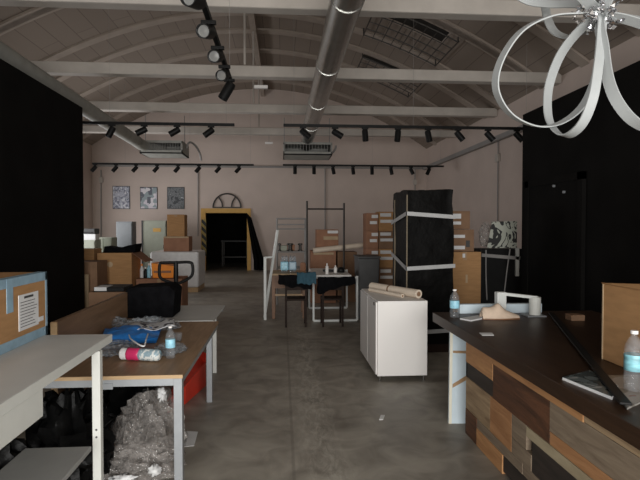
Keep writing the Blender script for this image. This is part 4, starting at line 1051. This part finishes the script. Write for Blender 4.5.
# posters
posters = [((112.5,186),(130,209),[(.70,.71,.76),(.48,.50,.58),(.20,.21,.28),(.72,.72,.76)],6,'noise','leftmost poster on the back wall, pale with blue-grey spots',[0,.40,.52,.62]),
           ((140,187),(157.5,209),[(.12,.13,.16),(.66,.62,.68),(.30,.36,.38),(.74,.71,.74)],7,'cells','middle poster on the back wall, a grid of small pictures',None),
           ((167,187),(184.5,209),[(.05,.055,.06),(.17,.18,.19),(.10,.11,.11),(.6,.62,.64)],5.5,'noise','rightmost poster on the back wall, dark grey photograph',[0,.42,.58,.68])]
for (pa, pb, cs, sc_, kd, lb, st) in posters:
    a, b = at_y(pa[0],pa[1],YB-.02), at_y(pb[0],pb[1],YB-.02)
    t = thing('poster', ((a.x+b.x)/2, YB-.01, b.z), lb, 'poster', 'posters on the back wall')
    MB().box(a.x, b.x, YB-.022, YB-.001, b.z, a.z).build('backing', M['dark_grey'], t)
    MB().box(a.x+.02, b.x-.02, YB-.03, YB-.0225, b.z+.02, a.z-.02).build('print', pattern('poster_print', cs, sc_, kd, .5, pa[0], st), t)
# half-round iron grille above the doorway
c = at_y(227,207.5,YB-.05); R_ = .51
t = thing('iron_arch', (c.x, YB-.05, c.z), 'dark half-round iron grille on the wall above the yellow doorway', 'grille')
MB().tube([(c.x+R_*math.cos(PI*i/24), YB-.05, c.z+R_*math.sin(PI*i/24)) for i in range(25)], .028, 8).build('arch', M['dark_steel'], t, smooth=True)
MB().bar((c.x-R_-.02,YB-.05,c.z),(c.x+R_+.02,YB-.05,c.z), .045).build('base_bar', M['dark_steel'], t)
for s in (-1, 1):
    MB().tube(spline([(c.x+s*.17,YB-.05,c.z),(c.x+s*.19,YB-.05,c.z+.18),(c.x+s*.27,YB-.05,c.z+.33),(c.x+s*.31,YB-.05,c.z+.40)], 6, False), .025, 8).build('curved_bar', M['dark_steel'], t, smooth=True)
# black curtain swept aside
def curt(u, v):
    top = at_y(246.5+4.5*u, 213+5*u, 19.3); bot = at_y(254+10*u, 272, 19.3)
    f = v**1.5 if v < .75 else .65+(v-.75)*1.4
    p = top.lerp(bot, v); p.x = top.x+(bot.x-top.x)*min(1, v*1.25)
    p.z = max(.02, p.z); p.y = 19.3+.05*math.sin(u*16)
    return p
o = MB().sheet(curt, 28, 24).build('curtain', M['black_cloth'], solid=.03, smooth=True); tag(o, 'black curtain swept to the right of the yellow doorway', 'curtain')
# dark bench inside the passage
a, b = at_y(221,240.5,21.5), at_y(248,240.5,21.5)
t = thing('dark_bench', ((a.x+b.x)/2, 21.8, 0), 'dark bench seen through the yellow doorway', 'table')
MB().box(a.x, b.x, 21.5, 22.2, a.z-.06, a.z).build('tabletop', M['dark_grey'], t)
legs4(t, a.x+.05, b.x-.05, 21.55, 22.15, a.z-.061, M['dark_steel'], .05)
MB().box(a.x+.05, b.x-.05, 21.6, 22.1, .35, .4).build('lower_shelf', M['dark_steel'], t)
# big open carton, its bag, and neighbours
yG = 9.4
a, b = at_y(97,253,yG), at_y(131.5,253,yG); zg0 = at_y(110,292,yG).z; zg1 = a.z
carton(a.x-.05, b.x+.02, yG-.05, yG+.7, 0, zg0-.001, 'lower brown carton carrying the big open carton', m='card_dark')
t = carton(a.x, b.x, yG, yG+.6, zg0, zg1, 'big brown carton with raised side flap near the left partition', tape=None)
e = at_y(146,258,yG+.1)
MB().extrude([(b.x+.001,yG,zg1),(b.x+.001,yG+.6,zg1),(e.x+.02,yG+.55,zg1-.17),(e.x,yG+.02,zg1-.17)], (0,0,.006)).build('flap', M['card_red'], t)
MB().tube([at_y(110,264.5,yG-.002)+Vector((0,.001,0)), at_y(110,264.5,yG-.002)+Vector((0,-.002,0))], .05, 12).build('round_sticker', M['card_light'], t)
p = at_y(119,250,yG+.25)
o = MB().extrude([(at_y(102,253,yG).x,yG+.05,zg1+.001),(at_y(134,253,yG).x,yG+.05,zg1+.001),(at_y(135.5,246,yG).x,yG+.05,zg1+.16),(at_y(127,246,yG).x,yG+.05,zg1+.13),(at_y(117,249,yG).x,yG+.05,zg1+.08),(at_y(103,246,yG).x,yG+.05,zg1+.12)], (0,.4,0)).build('black_bag', M['black_cloth'], bevel=.02)
tag(o, 'black bag lying on top of the big open carton', 'bag')
yH = 8.75
a, b = at_y(84,262,yH), at_y(97,262,yH)
t = carton(a.x-.3, b.x, yH, yH+.5, 0, a.z, 'tall dark carton at the end of the left black partition', m='card_dark', tape=None)
p = at_y(86,276,yH-.05)
o = MB().tube([(p.x,yH-.09,0),(p.x,yH-.09,p.z+.03)], .06, 16).build('cardboard_tube', M['card_light']); tag(o, 'pale upright cardboard tube in front of the tall dark carton', 'tube')
a, b = at_y(82,250,9.6), at_y(95,250,9.6)
carton(a.x-.2, b.x, 9.55, 9.95, 0, at_y(88,249,9.6).z, 'brown carton behind the tall dark carton by the partition', tape=None)
# folder and papers on a low carton behind the screen
zf = .86
a, b = at_y(96,298,6.3), at_y(126,298,6.3)
carton(a.x-.05, b.x+.03, 6.2, 6.75, 0, zf, 'dark carton directly behind the brown desk screen', m='card_dark', tape=None)
t = thing('ring_binder', ((a.x+b.x)/2, 6.4, zf), 'black binder with white label lying behind the brown desk screen', 'binder')
MB().box(a.x, b.x, 6.22, 6.6, zf, zf+.05).build('cover', M['black'], t, bevel=.006)
MB().box(a.x+.01, a.x+.15, 6.215, 6.45, zf+.012, zf+.055).build('label', M['paper'], t)
# orange crate, bottles and pallet-truck handle
yO = 9.6
a, b = at_y(136,279,yO), at_y(182,279,yO)
zo = a.z
carton(a.x, b.x, yO, yO+.6, 0, zo, 'low brown carton under the orange crate', m='card_red')
a, b = at_y(151,263,yO+.1), at_y(174,279,yO+.1)
t = thing('orange_crate', ((a.x+b.x)/2, yO+.3, zo), 'orange plastic crate behind the black pallet truck handle', 'crate')
MB().hexa([(a.x+.02,yO+.12,zo+.001),(b.x-.02,yO+.12,zo+.001),(b.x-.02,yO+.48,zo+.001),(a.x+.02,yO+.48,zo+.001)], [(a.x,yO+.1,a.z),(b.x,yO+.1,a.z-.06),(b.x,yO+.5,a.z-.06),(a.x,yO+.5,a.z)]).build('crate_body', M['orange'], t, bevel=.015)
MB().box(a.x+.05, b.x-.05, yO+.085, yO+.1, zo+.1, zo+.14).build('handle_slot', M['card_red'], t)
for k, (px, h_, mm, lb) in enumerate(((142,.26,'white_wrap','white bottle left of the orange crate'),(145.5,.2,'black','black bottle left of the orange crate'),(149,.27,'label_blue','blue bottle closest to the orange crate'))):
    p = at_y(px, 278, yO+.2)
    t = thing('cleaning_bottle', (p.x, yO+.2, zo), lb, 'bottle', 'bottles beside the orange crate')
    MB().lathe([(.035,0),(.038,.02),(.038,h_*.6),(.016,h_*.8),(.014,h_*.86)], (p.x, yO+.2, zo+.001), 14).build('bottle_body', M[mm], t, smooth=True)
    MB().lathe([(.018,h_*.86),(.018,h_)], (p.x, yO+.2, zo+.001), 12).build('cap', M['orange'] if k == 0 else M['white'], t)
yJ = 6.6
hc = at_y(176,272,yJ); X = lambda px: at_y(px,272,yJ).x; Z = lambda py: at_y(176,py,yJ).z
t = thing('pallet_truck', (hc.x, yJ+.5, 0), 'hand pallet truck with black loop handle behind the black case', 'pallet truck')
loop = [(160,264),(164,262.6),(176,262.5),(189,262.3),(192.5,265),(192.5,274),(188,279),(177,284),(175,284),(163,279.5),(159.5,275)]
MB().tube(spline([(X(a),yJ,Z(b)) for a, b in loop], 4), .019, 10, closed=True).build('loop_handle', M['black'], t, smooth=True)
MB().tube([(hc.x,yJ,Z(262.5)),(hc.x,yJ,Z(285)),(hc.x,yJ+.25,.35)], .028, 10).build('tow_bar', M['black'], t)
MB().box(hc.x-.12, hc.x+.12, yJ+.14, yJ+.42, .08, .42).build('pump_unit', M['orange'], t, bevel=.03)
MB().tube([(hc.x-.12,yJ+.28,.09),(hc.x+.12,yJ+.28,.09)], .09, 18).build('steer_wheel', M['dark_grey'], t)
for s in (-1, 1):
    MB().box(hc.x+s*.19-.08, hc.x+s*.19+.08, yJ+.4, yJ+1.5, .05, .12).build('fork', M['orange'], t, bevel=.01)
    MB().tube([(hc.x+s*.19-.05,yJ+1.4,.04),(hc.x+s*.19+.05,yJ+1.4,.04)], .04, 12).build('fork_wheel', M['dark_grey'], t)

# ------------------------------------------------------------------ light
def area(name, loc, rot, sx, sy, e, c):
    l = bpy.data.lights.new(name, 'AREA'); l.shape = 'RECTANGLE'; l.size = sx; l.size_y = sy; l.energy = e; l.color = c
    o = bpy.data.objects.new(name, l); col.objects.link(o); o.location = loc; o.rotation_euler = rot
    return o
area('daylight_front', ((FX0+FX1)/2, YF-.02, (FZ0+FZ1)/2), (PI/2, 0, 0), FX1-FX0, FZ1-FZ0, 700, (1, .985, .955))
area('daylight_left', (XL-.02, (WY0+WY1)/2, (WZ0+WZ1)/2), (PI/2, 0, -PI/2), WY1-WY0, WZ1-WZ0, 215, (.99, .985, 1))
wd = bpy.data.worlds.new('world'); scn.world = wd; wd.use_nodes = True
wd.node_tree.nodes['Background'].inputs[0].default_value = (.75, .8, .9, 1); wd.node_tree.nodes['Background'].inputs[1].default_value = .25

scn.view_settings.view_transform = 'Standard'; scn.view_settings.look = 'None'
scn.view_settings.gamma = 1; scn.view_settings.use_curve_mapping = False
scn.view_settings.exposure = 0
scn.cycles.use_denoising = True
scn.cycles.max_bounces = 8; scn.cycles.diffuse_bounces = 6; scn.cycles.transparent_max_bounces = 24
scn.cycles.caustics_reflective = False; scn.cycles.caustics_refractive = False
scn.cycles.sample_clamp_indirect = 4
